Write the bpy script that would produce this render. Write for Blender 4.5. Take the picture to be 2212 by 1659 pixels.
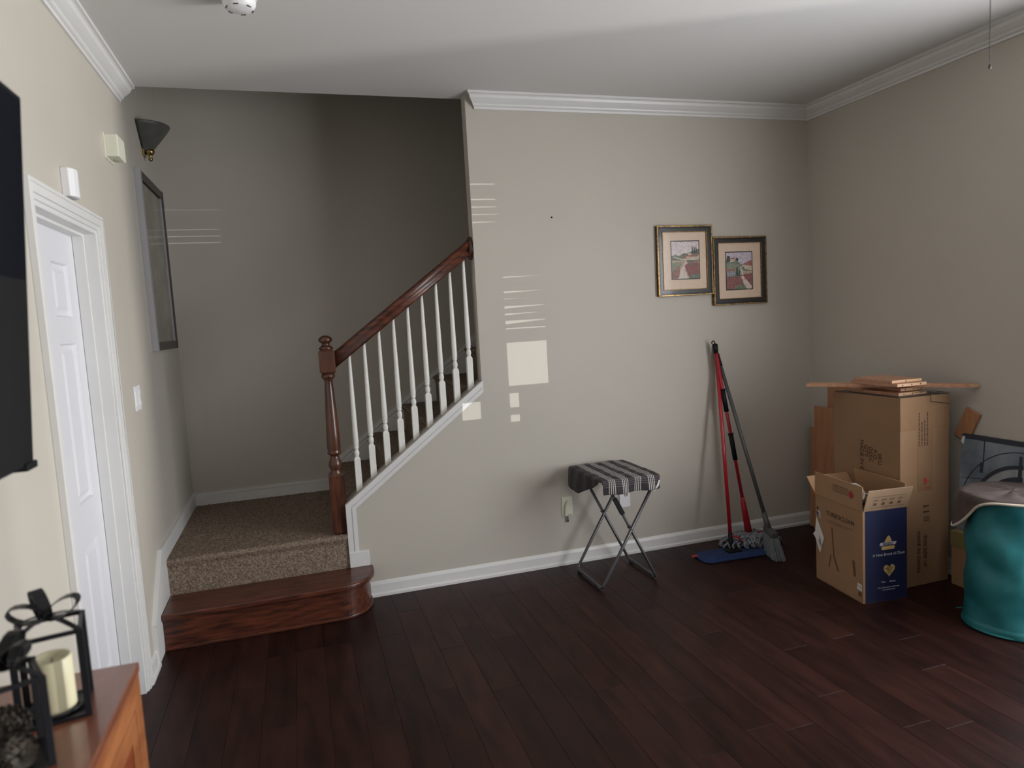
import bpy, bmesh, math, random
from mathutils import Vector, Matrix, noise
random.seed(7)
S = bpy.context.scene
COL = S.collection
for o in list(bpy.data.objects): bpy.data.objects.remove(o)
PI = math.pi

# ------------------------------------------------------------------ camera
YAW, PITCH, ROLL = .2979, -.0956, -.0561
CAM = Vector((.7278, -3.8424, 1.5066))
f = Vector((math.sin(YAW)*math.cos(PITCH), math.cos(YAW)*math.cos(PITCH), math.sin(PITCH)))
r = f.cross(Vector((0, 0, 1))).normalized(); u = r.cross(f)
r2 = math.cos(ROLL)*r + math.sin(ROLL)*u; u2 = -math.sin(ROLL)*r + math.cos(ROLL)*u
cd = bpy.data.cameras.new('camera'); cam = bpy.data.objects.new('camera', cd); COL.objects.link(cam)
cam.matrix_world = Matrix(((r2.x, u2.x, -f.x, CAM.x), (r2.y, u2.y, -f.y, CAM.y), (r2.z, u2.z, -f.z, CAM.z), (0, 0, 0, 1)))
cd.sensor_width = 36; cd.lens = 1503.85/2212*36; cd.clip_start = .05
cd.dof.use_dof = True; cd.dof.focus_distance = 4.6; cd.dof.aperture_fstop = 2.6
S.camera = cam
# ------------------------------------------------------------------ world, lights, exposure
S.view_settings.view_transform = 'Standard'; S.view_settings.look = 'None'
S.view_settings.gamma = 1; S.view_settings.use_curve_mapping = False
S.view_settings.exposure = 0
w = bpy.data.worlds.new('sky'); S.world = w; w.use_nodes = True
w.node_tree.nodes['Background'].inputs[0].default_value = (.62, .72, .85, 1)
w.node_tree.nodes['Background'].inputs[1].default_value = 1.2
def area(name, loc, direction, sx, sy, power, color, spread=PI):
    l = bpy.data.lights.new(name, 'AREA'); l.shape = 'RECTANGLE'; l.size = sx; l.size_y = sy
    l.energy = power; l.color = color; l.spread = spread
    o = bpy.data.objects.new(name, l); COL.objects.link(o); o.location = loc
    o.rotation_euler = Vector(direction).to_track_quat('-Z', 'Y').to_euler(); return o
# daylight entering the window in the right wall, and an added glow panel outside it
area('window_daylight', (4.22, -2.90, 1.25), (-1, .06, -.02), 2.2, 1.9, 143, (.97, .98, 1.0))
area('outdoor_beam_glow', (9.05, -4.11, .80), (-.906, .423, .10), .34, 1.5, 400, (1.0, .97, .93))  # added unseen panel, no fence built: low beam for left wall and ceiling
SUND = Vector((-.12, 1, -.04)).normalized()
sl = bpy.data.lights.new('low_sun', 'SUN'); sl.energy = 1.6; sl.angle = .0009; sl.color = (1, .99, .96)
so = bpy.data.objects.new('low_sun', sl); COL.objects.link(so); so.rotation_euler = SUND.to_track_quat('-Z', 'Y').to_euler()

# ------------------------------------------------------------------ materials
def newmat(name):
    m = bpy.data.materials.new(name); m.use_nodes = True
    nt = m.node_tree; return m, nt, nt.nodes['Principled BSDF']
def N(nt, t, **k):
    n = nt.nodes.new(t)
    for a, b in k.items(): setattr(n, a, b)
    return n
def mat(name, col, rough=.6, metal=0, var=.0, vscale=8, bump=0, bscale=200, stretch=(1, 1, 1), coat=0, col2=None, spec=.5, detail=3, ior=None):
    m, nt, b = newmat(name)
    b.inputs['Base Color'].default_value = (*col, 1); b.inputs['Roughness'].default_value = rough
    b.inputs['Metallic'].default_value = metal; b.inputs['Coat Weight'].default_value = coat
    b.inputs['Coat Roughness'].default_value = .08
    b.inputs['Specular IOR Level'].default_value = spec
    tc = N(nt, 'ShaderNodeTexCoord')
    if var or col2:
        mp = N(nt, 'ShaderNodeMapping'); mp.inputs['Scale'].default_value = stretch
        nz = N(nt, 'ShaderNodeTexNoise'); nz.inputs['Scale'].default_value = vscale; nz.inputs['Detail'].default_value = detail
        nt.links.new(tc.outputs['Object'], mp.inputs[0]); nt.links.new(mp.outputs[0], nz.inputs['Vector'])
        cr = N(nt, 'ShaderNodeValToRGB')
        c2 = col2 if col2 else tuple(min(1, c*(1+var)) for c in col)
        c1 = col if col2 else tuple(c*(1-var) for c in col)
        cr.color_ramp.elements[0].color = (*c1, 1); cr.color_ramp.elements[1].color = (*c2, 1)
        cr.color_ramp.elements[0].position = .32; cr.color_ramp.elements[1].position = .68
        nt.links.new(nz.outputs['Fac'], cr.inputs[0]); nt.links.new(cr.outputs[0], b.inputs['Base Color'])
    if bump:
        n2 = N(nt, 'ShaderNodeTexNoise'); n2.inputs['Scale'].default_value = bscale; n2.inputs['Detail'].default_value = 4
        mp2 = N(nt, 'ShaderNodeMapping'); mp2.inputs['Scale'].default_value = stretch
        nt.links.new(tc.outputs['Object'], mp2.inputs[0]); nt.links.new(mp2.outputs[0], n2.inputs['Vector'])
        bp = N(nt, 'ShaderNodeBump'); bp.inputs['Strength'].default_value = bump; bp.inputs['Distance'].default_value = .003
        nt.links.new(n2.outputs['Fac'], bp.inputs['Height']); nt.links.new(bp.outputs[0], b.inputs['Normal'])
    return m
def plank_mat():
    m, nt, b = newmat('espresso_floorboard')
    tc = N(nt, 'ShaderNodeTexCoord'); oi = N(nt, 'ShaderNodeObjectInfo')
    ad = N(nt, 'ShaderNodeVectorMath', operation='ADD'); cx = N(nt, 'ShaderNodeCombineXYZ')
    mu = N(nt, 'ShaderNodeMath', operation='MULTIPLY'); mu.inputs[1].default_value = 40
    nt.links.new(oi.outputs['Random'], mu.inputs[0]); nt.links.new(mu.outputs[0], cx.inputs[0]); nt.links.new(mu.outputs[0], cx.inputs[1])
    nt.links.new(tc.outputs['Object'], ad.inputs[0]); nt.links.new(cx.outputs[0], ad.inputs[1])
    mp = N(nt, 'ShaderNodeMapping'); mp.inputs['Scale'].default_value = (9, 1.6, 1); nt.links.new(ad.outputs[0], mp.inputs[0])
    nz = N(nt, 'ShaderNodeTexNoise'); nz.inputs['Scale'].default_value = 2.2; nz.inputs['Detail'].default_value = 6
    nt.links.new(mp.outputs[0], nz.inputs['Vector'])
    cr = N(nt, 'ShaderNodeValToRGB'); e = cr.color_ramp.elements
    e[0].position = .3; e[0].color = (.0135, .0055, .0048, 1); e[1].position = .75; e[1].color = (.038, .0132, .0100, 1)
    nt.links.new(nz.outputs['Fac'], cr.inputs[0])
    hs = N(nt, 'ShaderNodeHueSaturation'); mr = N(nt, 'ShaderNodeMapRange'); mr.inputs[3].default_value = .78; mr.inputs[4].default_value = 1.28
    nt.links.new(oi.outputs['Random'], mr.inputs[0]); nt.links.new(mr.outputs[0], hs.inputs['Value'])
    nt.links.new(cr.outputs[0], hs.inputs['Color']); nt.links.new(hs.outputs[0], b.inputs['Base Color'])
    b.inputs['Roughness'].default_value = .40; b.inputs['Specular IOR Level'].default_value = .17
    n2 = N(nt, 'ShaderNodeTexNoise'); n2.inputs['Scale'].default_value = 3; n2.inputs['Detail'].default_value = 5
    nt.links.new(mp.outputs[0], n2.inputs['Vector'])
    bp = N(nt, 'ShaderNodeBump'); bp.inputs['Strength'].default_value = .25; bp.inputs['Distance'].default_value = .004
    nt.links.new(n2.outputs['Fac'], bp.inputs['Height']); nt.links.new(bp.outputs[0], b.inputs['Normal'])
    return m
def cloth_mat():
    m, nt, b = newmat('striped_cloth')
    tc = N(nt, 'ShaderNodeTexCoord'); sp = N(nt, 'ShaderNodeSeparateXYZ'); nt.links.new(tc.outputs['UV'], sp.inputs[0])
    def M(op, a, bb):
        n = N(nt, 'ShaderNodeMath', operation=op)
        for i, v in enumerate((a, bb)):
            if v is None: continue
            if isinstance(v, (int, float)): n.inputs[i].default_value = v
            else: nt.links.new(v, n.inputs[i])
        return n.outputs[0]
    def stripes(c, period, group, pitch, wd):
        t = M('MULTIPLY', M('FRACT', M('DIVIDE', c, period), None), period)
        g = M('LESS_THAN', t, group)
        l = M('LESS_THAN', M('FRACT', M('DIVIDE', t, pitch), None), wd)
        return M('MULTIPLY', g, l)
    s1 = stripes(sp.outputs[0], .077, .042, .0105, .36)
    s2 = M('MULTIPLY', stripes(sp.outputs[1], .11, .05, .0125, .3), .16)
    fac = M('MAXIMUM', s1, s2)
    mx = N(nt, 'ShaderNodeMix', data_type='RGBA')
    mx.inputs[6].default_value = (.034, .031, .036, 1); mx.inputs[7].default_value = (.58, .55, .52, 1)
    nt.links.new(fac, mx.inputs[0]); nt.links.new(mx.outputs[2], b.inputs['Base Color'])
    b.inputs['Roughness'].default_value = .9
    wv = N(nt, 'ShaderNodeTexNoise'); wv.inputs['Scale'].default_value = 500
    nt.links.new(tc.outputs['Object'], wv.inputs['Vector'])
    bp = N(nt, 'ShaderNodeBump'); bp.inputs['Strength'].default_value = .3; bp.inputs['Distance'].default_value = .001
    nt.links.new(wv.outputs['Fac'], bp.inputs['Height']); nt.links.new(bp.outputs[0], b.inputs['Normal'])
    return m
M_ = {}
M_['wall'] = mat('greige_wall_paint', (.525, .490, .432), .55, var=.02, vscale=1.5, bump=.1, bscale=260, spec=.35)
M_['ceil'] = mat('ceiling_paint', (.66, .655, .645), .85, bump=.12, bscale=300)
M_['trim'] = mat('white_trim_paint', (.73, .73, .72), .35, var=.02, vscale=6)
M_['door'] = mat('white_door_paint', (.72, .72, .76), .4, bump=.05, bscale=90, stretch=(1, 1, .1))
M_['plank'] = plank_mat()
M_['sub'] = mat('dark_subfloor', (.012, .008, .007), .8)
M_['carpet'] = mat('brown_carpet', (.12, .088, .064), .95, col2=(.38, .295, .23), vscale=130, bump=.9, bscale=260, spec=.1, detail=5)
M_['cherry'] = mat('cherry_stained_wood', (.034, .011, .007), .36, col2=(.14, .038, .018), vscale=7, stretch=(1.2, 9, 9), bump=.08, bscale=30, coat=.15)
M_['cherryv'] = mat('cherry_turned_wood', (.036, .012, .008), .33, col2=(.125, .042, .019), vscale=6, stretch=(9, 9, .9), bump=.06, bscale=30, coat=.35)
M_['baluster'] = mat('baluster_white_paint', (.82, .81, .77), .38)
M_['grey_cap'] = mat('greige_cap_paint', (.40, .365, .32), .5)
M_['black'] = mat('black_plastic', (.008, .009, .011), .5, spec=.25)
M_['screen'] = mat('dark_television_screen', (.004, .005, .009), .6, spec=.1)
M_['gold'] = mat('aged_gold_leaf', (.30, .185, .07), .38, metal=.7, var=.5, vscale=60)
M_['frameblk'] = mat('black_frame_wood', (.014, .013, .014), .35, coat=.3)
M_['matboard'] = mat('tan_mat_board', (.72, .55, .42), .5, var=.03, vscale=40, coat=.2)
M_['silver'] = mat('brushed_silver_frame', (.50, .50, .54), .32, metal=.6)
M_['dkbrown'] = mat('dark_brown_frame', (.06, .045, .04), .45)
M_['art_grey'] = mat('muted_grey_artwork', (.085, .08, .062), .4, col2=(.22, .21, .17), vscale=5, coat=.8, detail=5)
M_['smoked'] = mat('smoked_glass_shade', (.085, .082, .074), .5, var=.1, vscale=20)
M_['brass'] = mat('polished_brass', (.42, .31, .14), .3, metal=1)
M_['cream'] = mat('cream_plastic', (.72, .72, .60), .45)
M_['white_pl'] = mat('white_plastic', (.82, .82, .84), .35)
M_['steel'] = mat('grey_steel_tube', (.10, .10, .11), .34, metal=.6)
M_['tray'] = mat('oak_tray_wood', (.33, .19, .10), .45, var=.25, vscale=6, stretch=(1, 9, 1))
M_['cloth'] = cloth_mat()
M_['red'] = mat('red_enamel_pole', (.42, .012, .025), .28, coat=.4)
M_['redpl'] = mat('red_plastic', (.36, .010, .022), .45)
M_['greypole'] = mat('dark_grey_pole', (.075, .08, .078), .38)
M_['bristle'] = mat('grey_bristles', (.13, .15, .16), .8, col2=(.26, .29, .30), vscale=120, stretch=(6, 6, .4))
M_['bluepad'] = mat('blue_microfibre', (.009, .022, .085), .95, col2=(.02, .05, .16), vscale=130, bump=.8, bscale=200)
M_['yarn'] = mat('grey_twisted_yarn', (.03, .036, .055), .95, col2=(.38, .40, .43), vscale=95, bump=.6, bscale=150)
M_['yarnb'] = mat('navy_twisted_yarn', (.016, .022, .06), .95, col2=(.45, .48, .55), vscale=110, bump=.6, bscale=150)
M_['card'] = mat('brown_cardboard', (.30, .175, .095), .8, var=.08, vscale=3, bump=.08, bscale=60)
M_['card2'] = mat('light_brown_cardboard', (.37, .215, .115), .8, var=.07, vscale=4, bump=.08, bscale=60)
M_['cardin'] = mat('inner_cardboard', (.40, .27, .17), .85, var=.06, vscale=5)
M_['navyprint'] = mat('navy_box_print', (.012, .017, .062), .5)
M_['ink'] = mat('brown_ink', (.06, .03, .02), .8)
M_['inkfaint'] = mat('faint_brown_ink', (.15, .08, .04), .8)
M_['inkred'] = mat('red_ink', (.40, .03, .03), .7)
M_['inkyel'] = mat('tan_yellow_ink', (.62, .43, .17), .6)
M_['inkwht'] = mat('pale_ink', (.50, .50, .55), .6)
M_['tape'] = mat('clear_packing_tape', (.30, .18, .10), .22, coat=.7, bump=.8, bscale=26)
M_['paper'] = mat('white_paper_label', (.74, .73, .70), .7)
M_['pine'] = mat('pink_pine_board', (.50, .26, .16), .5, var=.15, vscale=7, stretch=(1, 8, 8))
M_['pineend'] = mat('pale_board_edge', (.72, .47, .29), .55, var=.08, vscale=20)
M_['panel'] = mat('orange_board_panel', (.42, .20, .10), .55, var=.12, vscale=6, stretch=(7, 7, 1))
M_['wire'] = mat('black_wire', (.015, .015, .015), .4, metal=.4)
M_['canvas'] = mat('blue_grey_canvas_print', (.085, .115, .150), .6, col2=(.25, .30, .34), vscale=6, detail=8)
M_['canvas_edge'] = mat('near_black_canvas_edge', (.010, .012, .018), .5)
M_['canvas_lt'] = mat('pale_canvas_arc', (.26, .28, .29), .6, col2=(.38, .39, .39), vscale=20)
M_['canvas_dk'] = mat('dark_canvas_line', (.026, .034, .052), .6)
M_['teal'] = mat('teal_nylon', (.012, .135, .155), .45, col2=(.035, .225, .245), vscale=3.5, bump=.3, bscale=12, spec=.4)
M_['blanket'] = mat('taupe_fleece', (.085, .062, .056), .95, var=.15, vscale=30, bump=.6, bscale=160)
M_['piping'] = mat('cream_piping', (.62, .55, .45), .8)
M_['olive'] = mat('olive_yellow_card', (.24, .19, .075), .7, var=.1, vscale=5)
M_['cabwood'] = mat('orange_cherry_wood', (.26, .085, .032), .38, col2=(.42, .16, .06), vscale=5, stretch=(6, 1, 6), coat=.3)
M_['cabtop'] = mat('cherry_cabinet_top', (.17, .058, .032), .3, col2=(.28, .10, .055), vscale=5, stretch=(6, 1, 6), coat=.5)
M_['cabrecess'] = mat('deep_red_panel', (.14, .026, .010), .45, col2=(.25, .06, .02), vscale=5, stretch=(6, 1, 6))
M_['iron'] = mat('black_iron_strap', (.016, .017, .021), .38, metal=.3)
M_['wax'] = mat('ivory_wax', (.74, .69, .47), .4, var=.03, vscale=10)
M_['cone'] = mat('pinecone_brown', (.025, .020, .016), .8, col2=(.085, .07, .055), vscale=40)
M_['plasticbag'] = mat('clear_plastic_film', (.42, .40, .36), .2, spec=.8)
M_['glass'] = None
def glassmat():
    m, nt, b = newmat('window_glass'); nt.nodes.remove(b)
    tr = N(nt, 'ShaderNodeBsdfTransparent'); gl = N(nt, 'ShaderNodeBsdfGlossy'); gl.inputs['Roughness'].default_value = 0
    mx = N(nt, 'ShaderNodeMixShader'); mx.inputs[0].default_value = .06
    nt.links.new(tr.outputs[0], mx.inputs[1]); nt.links.new(gl.outputs[0], mx.inputs[2])
    nt.links.new(mx.outputs[0], nt.nodes['Material Output'].inputs[0]); return m
M_['glass'] = glassmat()
M_['gobo'] = mat('white_gobo_slat', (.72, .71, .68), .5)

# ------------------------------------------------------------------ mesh helpers
class MB:
    def __init__(s): s.v = []; s.f = []; s.mi = []; s.sm = []; s.uv = {}
    def add(s, vs, fs, mi=0, smooth=False):
        b = len(s.v); s.v += [tuple(v) for v in vs]
        for q in fs: s.f.append(tuple(b+i for i in q)); s.mi.append(mi); s.sm.append(smooth)
        return b
    def box(s, x0, x1, y0, y1, z0, z1, mi=0):
        vs = [(x, y, z) for z in (z0, z1) for y in (y0, y1) for x in (x0, x1)]
        s.add(vs, [(0, 2, 3, 1), (4, 5, 7, 6), (0, 1, 5, 4), (2, 6, 7, 3), (0, 4, 6, 2), (1, 3, 7, 5)], mi)
    def obox(s, c, ax, ay, az, mi=0):      # oriented box: centre and three half-axis vectors
        c, ax, ay, az = map(Vector, (c, ax, ay, az))
        if ax.cross(ay).dot(az) < 0: az = -az
        vs = [c+i*ax+j*ay+k*az for k in (-1, 1) for j in (-1, 1) for i in (-1, 1)]
        s.add(vs, [(0, 2, 3, 1), (4, 5, 7, 6), (0, 1, 5, 4), (2, 6, 7, 3), (0, 4, 6, 2), (1, 3, 7, 5)], mi)
    def prism(s, poly, d, mi=0, smooth=False):   # poly: 3D points of one cap, d: extrusion vector
        n = len(poly); P = [Vector(p) for p in poly]; d = Vector(d)
        nn = sum(((P[i]-P[0]).cross(P[(i+1) % n]-P[0]) for i in range(n)), Vector())
        if nn.dot(d) > 0: P.reverse()
        vs = P+[p+d for p in P]
        s.add(vs, [tuple(range(n)), tuple(range(2*n-1, n-1, -1))], mi)
        b = len(s.v)-2*n
        for i in range(n):
            j = (i+1) % n; s.f.append((b+j, b+i, b+n+i, b+n+j)); s.mi.append(mi); s.sm.append(smooth)
    def tube(s, pts, rad, seg=10, mi=0, closed=False, cap=True):
        P = [Vector(p) for p in pts]; n = len(P); R = rad if isinstance(rad, (list, tuple)) else [rad]*n
        base = len(s.v); prev = None
        for i, p in enumerate(P):
            if closed: t = (P[(i+1) % n]-P[i-1])
            else: t = (P[min(i+1, n-1)]-P[max(i-1, 0)])
            t.normalize()
            if prev is None:
                a = t.orthogonal().normalized()
            else:
                a = (prev-t*prev.dot(t)).normalized()
            prev = a; b_ = t.cross(a)
            s.v += [tuple(p+R[i]*(math.cos(2*PI*k/seg)*a+math.sin(2*PI*k/seg)*b_)) for k in range(seg)]
        for i in range(n if closed else n-1):
            j = (i+1) % n
            for k in range(seg):
                l = (k+1) % seg
                s.f.append((base+i*seg+k, base+i*seg+l, base+j*seg+l, base+j*seg+k)); s.mi.append(mi); s.sm.append(True)
        if cap and not closed:
            s.f.append(tuple(base+k for k in range(seg))[::-1]); s.mi.append(mi); s.sm.append(False)
            s.f.append(tuple(base+(n-1)*seg+k for k in range(seg))); s.mi.append(mi); s.sm.append(False)
    def lathe(s, prof, c=(0, 0, 0), seg=24, mi=0, axis='z', smooth=True, sq=None):
        c = Vector(c); base = len(s.v); n = len(prof)
        for rr, h in prof:
            for k in range(seg):
                a = 2*PI*k/seg; p = (rr*math.cos(a), rr*math.sin(a), h)
                if axis == 'x': p = (h, rr*math.cos(a), rr*math.sin(a))
                if axis == 'y': p = (rr*math.sin(a), h, rr*math.cos(a))
                s.v.append(tuple(c+Vector(p)))
        for i in range(n-1):
            for k in range(seg):
                l = (k+1) % seg
                s.f.append((base+i*seg+k, base+i*seg+l, base+(i+1)*seg+l, base+(i+1)*seg+k)); s.mi.append(mi); s.sm.append(smooth)
        if prof[0][0] > 1e-5: s.f.append(tuple(base+k for k in range(seg))[::-1]); s.mi.append(mi); s.sm.append(False)
        if prof[-1][0] > 1e-5: s.f.append(tuple(base+(n-1)*seg+k for k in range(seg))); s.mi.append(mi); s.sm.append(False)
    def grid(s, fn, nu, nv, mi=0, uvfn=None, smooth=True, closed_u=False):
        base = len(s.v)
        for j in range(nv+1):
            for i in range(nu+(0 if closed_u else 1)):
                s.v.append(tuple(fn(i/nu, j/nv)))
                if uvfn: s.uv[len(s.v)-1] = uvfn(i/nu, j/nv)
        w_ = nu+(0 if closed_u else 1)
        for j in range(nv):
            for i in range(nu):
                i2 = (i+1) % w_ if closed_u else i+1
                s.f.append((base+j*w_+i, base+j*w_+i2, base+(j+1)*w_+i2, base+(j+1)*w_+i)); s.mi.append(mi); s.sm.append(smooth)
    def mesh(s, name, mats, bevel=0, seg=2):
        me = bpy.data.meshes.new(name); me.from_pydata(s.v, [], s.f)
        for m in mats: me.materials.append(m)
        me.polygons.foreach_set('material_index', s.mi); me.polygons.foreach_set('use_smooth', s.sm)
        if s.uv:
            uvl = me.uv_layers.new(name='UVMap')
            for li, l in enumerate(me.loops): uvl.data[li].uv = s.uv.get(l.vertex_index, (0, 0))
        if bevel:
            bm = bmesh.new(); bm.from_mesh(me)
            bmesh.ops.remove_doubles(bm, verts=bm.verts, dist=1e-6)
            ed = [e for e in bm.edges if len(e.link_faces) == 2 and e.calc_face_angle(0) > .6]
            bmesh.ops.bevel(bm, geom=ed, offset=bevel, segments=seg, profile=.5, affect='EDGES', clamp_overlap=True)
            bm.to_mesh(me); bm.free()
        me.validate(); me.update(); return me
def obj(name, mb, m, parent=None, bevel=0, seg=2, label=None, thick=0, subd=0):
    mats = [M_[k] for k in ([m] if isinstance(m, str) else m)]
    me = mb.mesh(name, mats, bevel, seg) if isinstance(mb, MB) else mb
    o = bpy.data.objects.new(name, me); COL.objects.link(o)
    if parent:
        o.parent = parent; o.matrix_parent_inverse = Matrix.Translation(-parent_world(parent))
    if label: o['label'] = label
    if thick:
        md = o.modifiers.new('solid', 'SOLIDIFY'); md.thickness = thick; md.offset = 0
    if subd:
        md = o.modifiers.new('subsurf', 'SUBSURF'); md.levels = subd; md.render_levels = subd
    return o
def parent_world(p):
    v = Vector(p.location)
    if p.parent: v = v - 0*v if p.type == 'MESH' else v
    return v if p.type == 'EMPTY' else Vector((0, 0, 0))
def thing(name, label, cat, loc, group=None):
    o = bpy.data.objects.new(name, None); COL.objects.link(o); o.location = loc; o.empty_display_size = .05
    o['label'] = label; o['category'] = cat
    if group: o['group'] = group
    return o
def tag(o, label, cat, group=None):
    o['label'] = label; o['category'] = cat
    if group: o['group'] = group
    return o
def struct(name, mb, m, bevel=0, label=None, parent=None):
    o = obj(name, mb, m, parent, bevel); 
    if not parent: o['kind'] = 'structure'
    if label: o['label'] = label
    return o
def B(*a, mi=0):
    m = MB(); m.box(*a, mi=mi); return m
def text(body, size, origin, xd, yd, m, parent, name='lettering', align='CENTER', ext=.0004):
    c = bpy.data.curves.new('t', 'FONT'); c.body = body; c.size = size; c.align_x = align; c.align_y = 'CENTER'
    c.extrude = ext; c.resolution_u = 2
    t = bpy.data.objects.new('t', c); COL.objects.link(t)
    bpy.context.view_layer.update()
    me = bpy.data.meshes.new_from_object(t.evaluated_get(bpy.context.evaluated_depsgraph_get()))
    bpy.data.objects.remove(t)
    xd = Vector(xd).normalized(); yd = Vector(yd).normalized(); zd = xd.cross(yd)
    mt = Matrix(((xd.x, yd.x, zd.x, origin[0]), (xd.y, yd.y, zd.y, origin[1]), (xd.z, yd.z, zd.z, origin[2]), (0, 0, 0, 1)))
    me.transform(mt); me.materials.clear(); me.materials.append(M_[m]); me.name = name
    return obj(name, me, m, parent)

# ------------------------------------------------------------------ room constants
A, BX, T, H = 1.727, 4.003, .085, 2.74        # left end of full-height partition, right wall, partition thickness, ceiling
AK, CY = .921, 1.148                           # knee wall start, stairwell back wall
RIS, RUN = .1864, .2439
RY = -5.4                                      # wall behind the camera
UP = 5.1

# ------------------------------------------------------------------ setting
fl = struct('floor', B(-.12, 4.6, RY-.1, CY+.1, -.08, -.0125), 'sub')
PW = .127
pm = {}
def plank(x0, x1, y0, y1):
    lx, ly = x1-x0-.0009, y1-y0-.0010
    key = (round(lx, 3), round(ly, 3))
    if key not in pm:
        q = MB(); q.box(-lx/2, lx/2, -ly/2, ly/2, -.0125, 0)
        me = q.mesh('plank', [M_['plank']], bevel=.0006, seg=1); pm[key] = me
    o = bpy.data.objects.new('plank', pm[key]); COL.objects.link(o); o.parent = fl
    o.location = ((x0+x1)/2, (y0+y1)/2, random.uniform(-.0004, 0))
LENS = [.62, .85, 1.1, 1.3]
x = -.02
while x < BX+.02:
    y = .02 - random.choice([0, .3, .55, .8])
    x1 = min(x+PW, BX+.03)
    plank(x, x1, y, .02) if y < -.01 else None
    while y > RY:
        y2 = max(y-random.choice(LENS), RY)
        plank(x, x1, y2, y); y = y2
    x += PW
struct('ceiling', B(-.12, 4.2, RY-.1, T, H, H+.14), 'ceil')
struct('ceiling_stairwell', B(-.12, 4.6, -.1, CY+.1, UP, UP+.1), 'ceil')
# left wall with door opening
DY0, DY1, DZ = -1.367, -.640, 1.945
q = MB(); q.box(-.12, 0, RY-.1, DY0, 0, UP); q.box(-.12, 0, DY1, CY+.1, 0, UP); q.box(-.12, 0, DY0, DY1, DZ, UP)
struct('wall_left', q, 'wall')
struct('wall_back', B(-.12, 4.6, CY, CY+.1, 0, UP), 'wall')
# right wall with window opening
WY0, WY1, WZ0, WZ1 = -4.05, -1.78, .42, 2.46
q = MB(); q.box(BX, BX+.12, RY-.1, WY0, 0, H+.1); q.box(BX, BX+.12, WY1, CY+.1, 0, UP)
q.box(BX, BX+.12, WY0, WY1, 0, WZ0); q.box(BX, BX+.12, WY0, WY1, WZ1, H+.1)
struct('wall_right', q, 'wall')
# partition with sloped knee wall
def knee(xx): return .5365+.7625*(xx-AK)
q = MB(); q.prism([(AK, 0, 0), (BX, 0, 0), (BX, 0, H), (A, 0, H), (A, 0, knee(A)), (AK, 0, knee(AK))], (0, T, 0))
struct('wall_front', q, 'wall')
struct('wall_above_landing', B(-.0, BX, T-.12, T-.001, H+.14, UP), 'wall')
# rear wall with added narrow openings whose slat gaps shape the sun patches
openings = [(2.248, 2.374, 1.151, 1.256), (2.535, 2.795, .95, 2.0), (2.375, 2.534, 2.1, 2.55), (.78, 1.12, 2.2, 2.66)]
q = MB()
xs = sorted({-.12, 5.4} | {v for o_ in openings for v in o_[:2]})  # wall carried past the room to block stray sun at the right window
ops = openings
for a0, a1 in zip(xs[:-1], xs[1:]):
    zz = sorted([(o_[2], o_[3]) for o_ in ops if o_[0] <= a0+1e-6 and o_[1] >= a1-1e-6])
    z = 0
    for z0, z1 in zz:
        if z0 > z: q.box(a0, a1, RY-.12, RY, z, z0)
        z = z1
    q.box(a0, a1, RY-.12, RY, z, H+.1)
struct('wall_rear', q, 'wall')
# added unseen slats, gapped to throw the sun patches on the far walls
def sun_gobo(n, x0, x1, z0, z1, gaps, open_band=None, partial=()):
    win = struct('window_%d' % n, B(x0, x1, RY-.118, RY-.11, z0, z1), 'glass')  # invented opening, sized and placed for its sun patch
    pitch = .042; z = z0+pitch/2
    while z < z1+.02:
        skip = open_band and any(b0 < z < b1 for b0, b1 in open_band)
        if not skip:
            g = 0; part = [pw for a_, b_, pw in partial if a_ < z < b_]
            for gz, gl, gr in gaps:
                if abs(z-gz) < pitch/2: g = (gl, gr)
            zt = z+pitch/2+.0008
            if g:   # tilted slat: leaves a wedge-shaped gap above it
                m_ = MB(); m_.prism([(x0, RY-.06, z-pitch/2-.0008), (x1, RY-.06, z-pitch/2-.0008), (x1, RY-.06, zt-g[1]), (x0, RY-.06, zt-g[0])], (0, .003, 0))
            else:
                m_ = B(x0+(part[0] if part else 0), x1, RY-.06, RY-.057, z-pitch/2-.0008, zt)
            obj('gobo_slat', m_, 'gobo', win)
        z += pitch
    q = MB(); q.box(x0-.03, x0, RY-.0, RY+.015, z0-.03, z1+.03); q.box(x1, x1+.03, RY, RY+.015, z0-.03, z1+.03)
    q.box(x0, x1, RY, RY+.015, z1, z1+.03); q.box(x0, x1, RY, RY+.02, z0-.03, z0)
    obj('window_frame', q, 'trim', win)
DZ1, DX1 = .04*5.4, .12*5.4
sun_gobo(2, *openings[1], gaps=[(1.72+DZ1-.0, .009, .001), (1.64+DZ1, .012, .001), (1.60+DZ1, .005, .0), (1.545+DZ1, .016, .003), (1.50+DZ1, .012, 0), (1.455+DZ1, .022, .004), (1.42+DZ1, .008, .008)],
          open_band=[(1.10+DZ1, 1.345+DZ1)], partial=[(.975+DZ1, 1.075+DZ1, .065), (.905+DZ1, .935+DZ1, .065)])
sun_gobo(3, *openings[2], gaps=[(2.225+DZ1, .008, .006), (2.175+DZ1, .008, .006), (2.131+DZ1, .007, .005), (2.09+DZ1, .005, .004), (2.042+DZ1, .009, .002)])
DZ2 = .04*6.55
sun_gobo(4, *openings[3], gaps=[(2.07+DZ2, .005, .004), (2.115+DZ2, .005, .004), (2.16+DZ2, .004, .003), (2.30+DZ2, .003, .003), (2.36+DZ2, .003, .003)])
sun_gobo(5, *openings[0], gaps=[], open_band=[(1.1, 1.3)])
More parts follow.
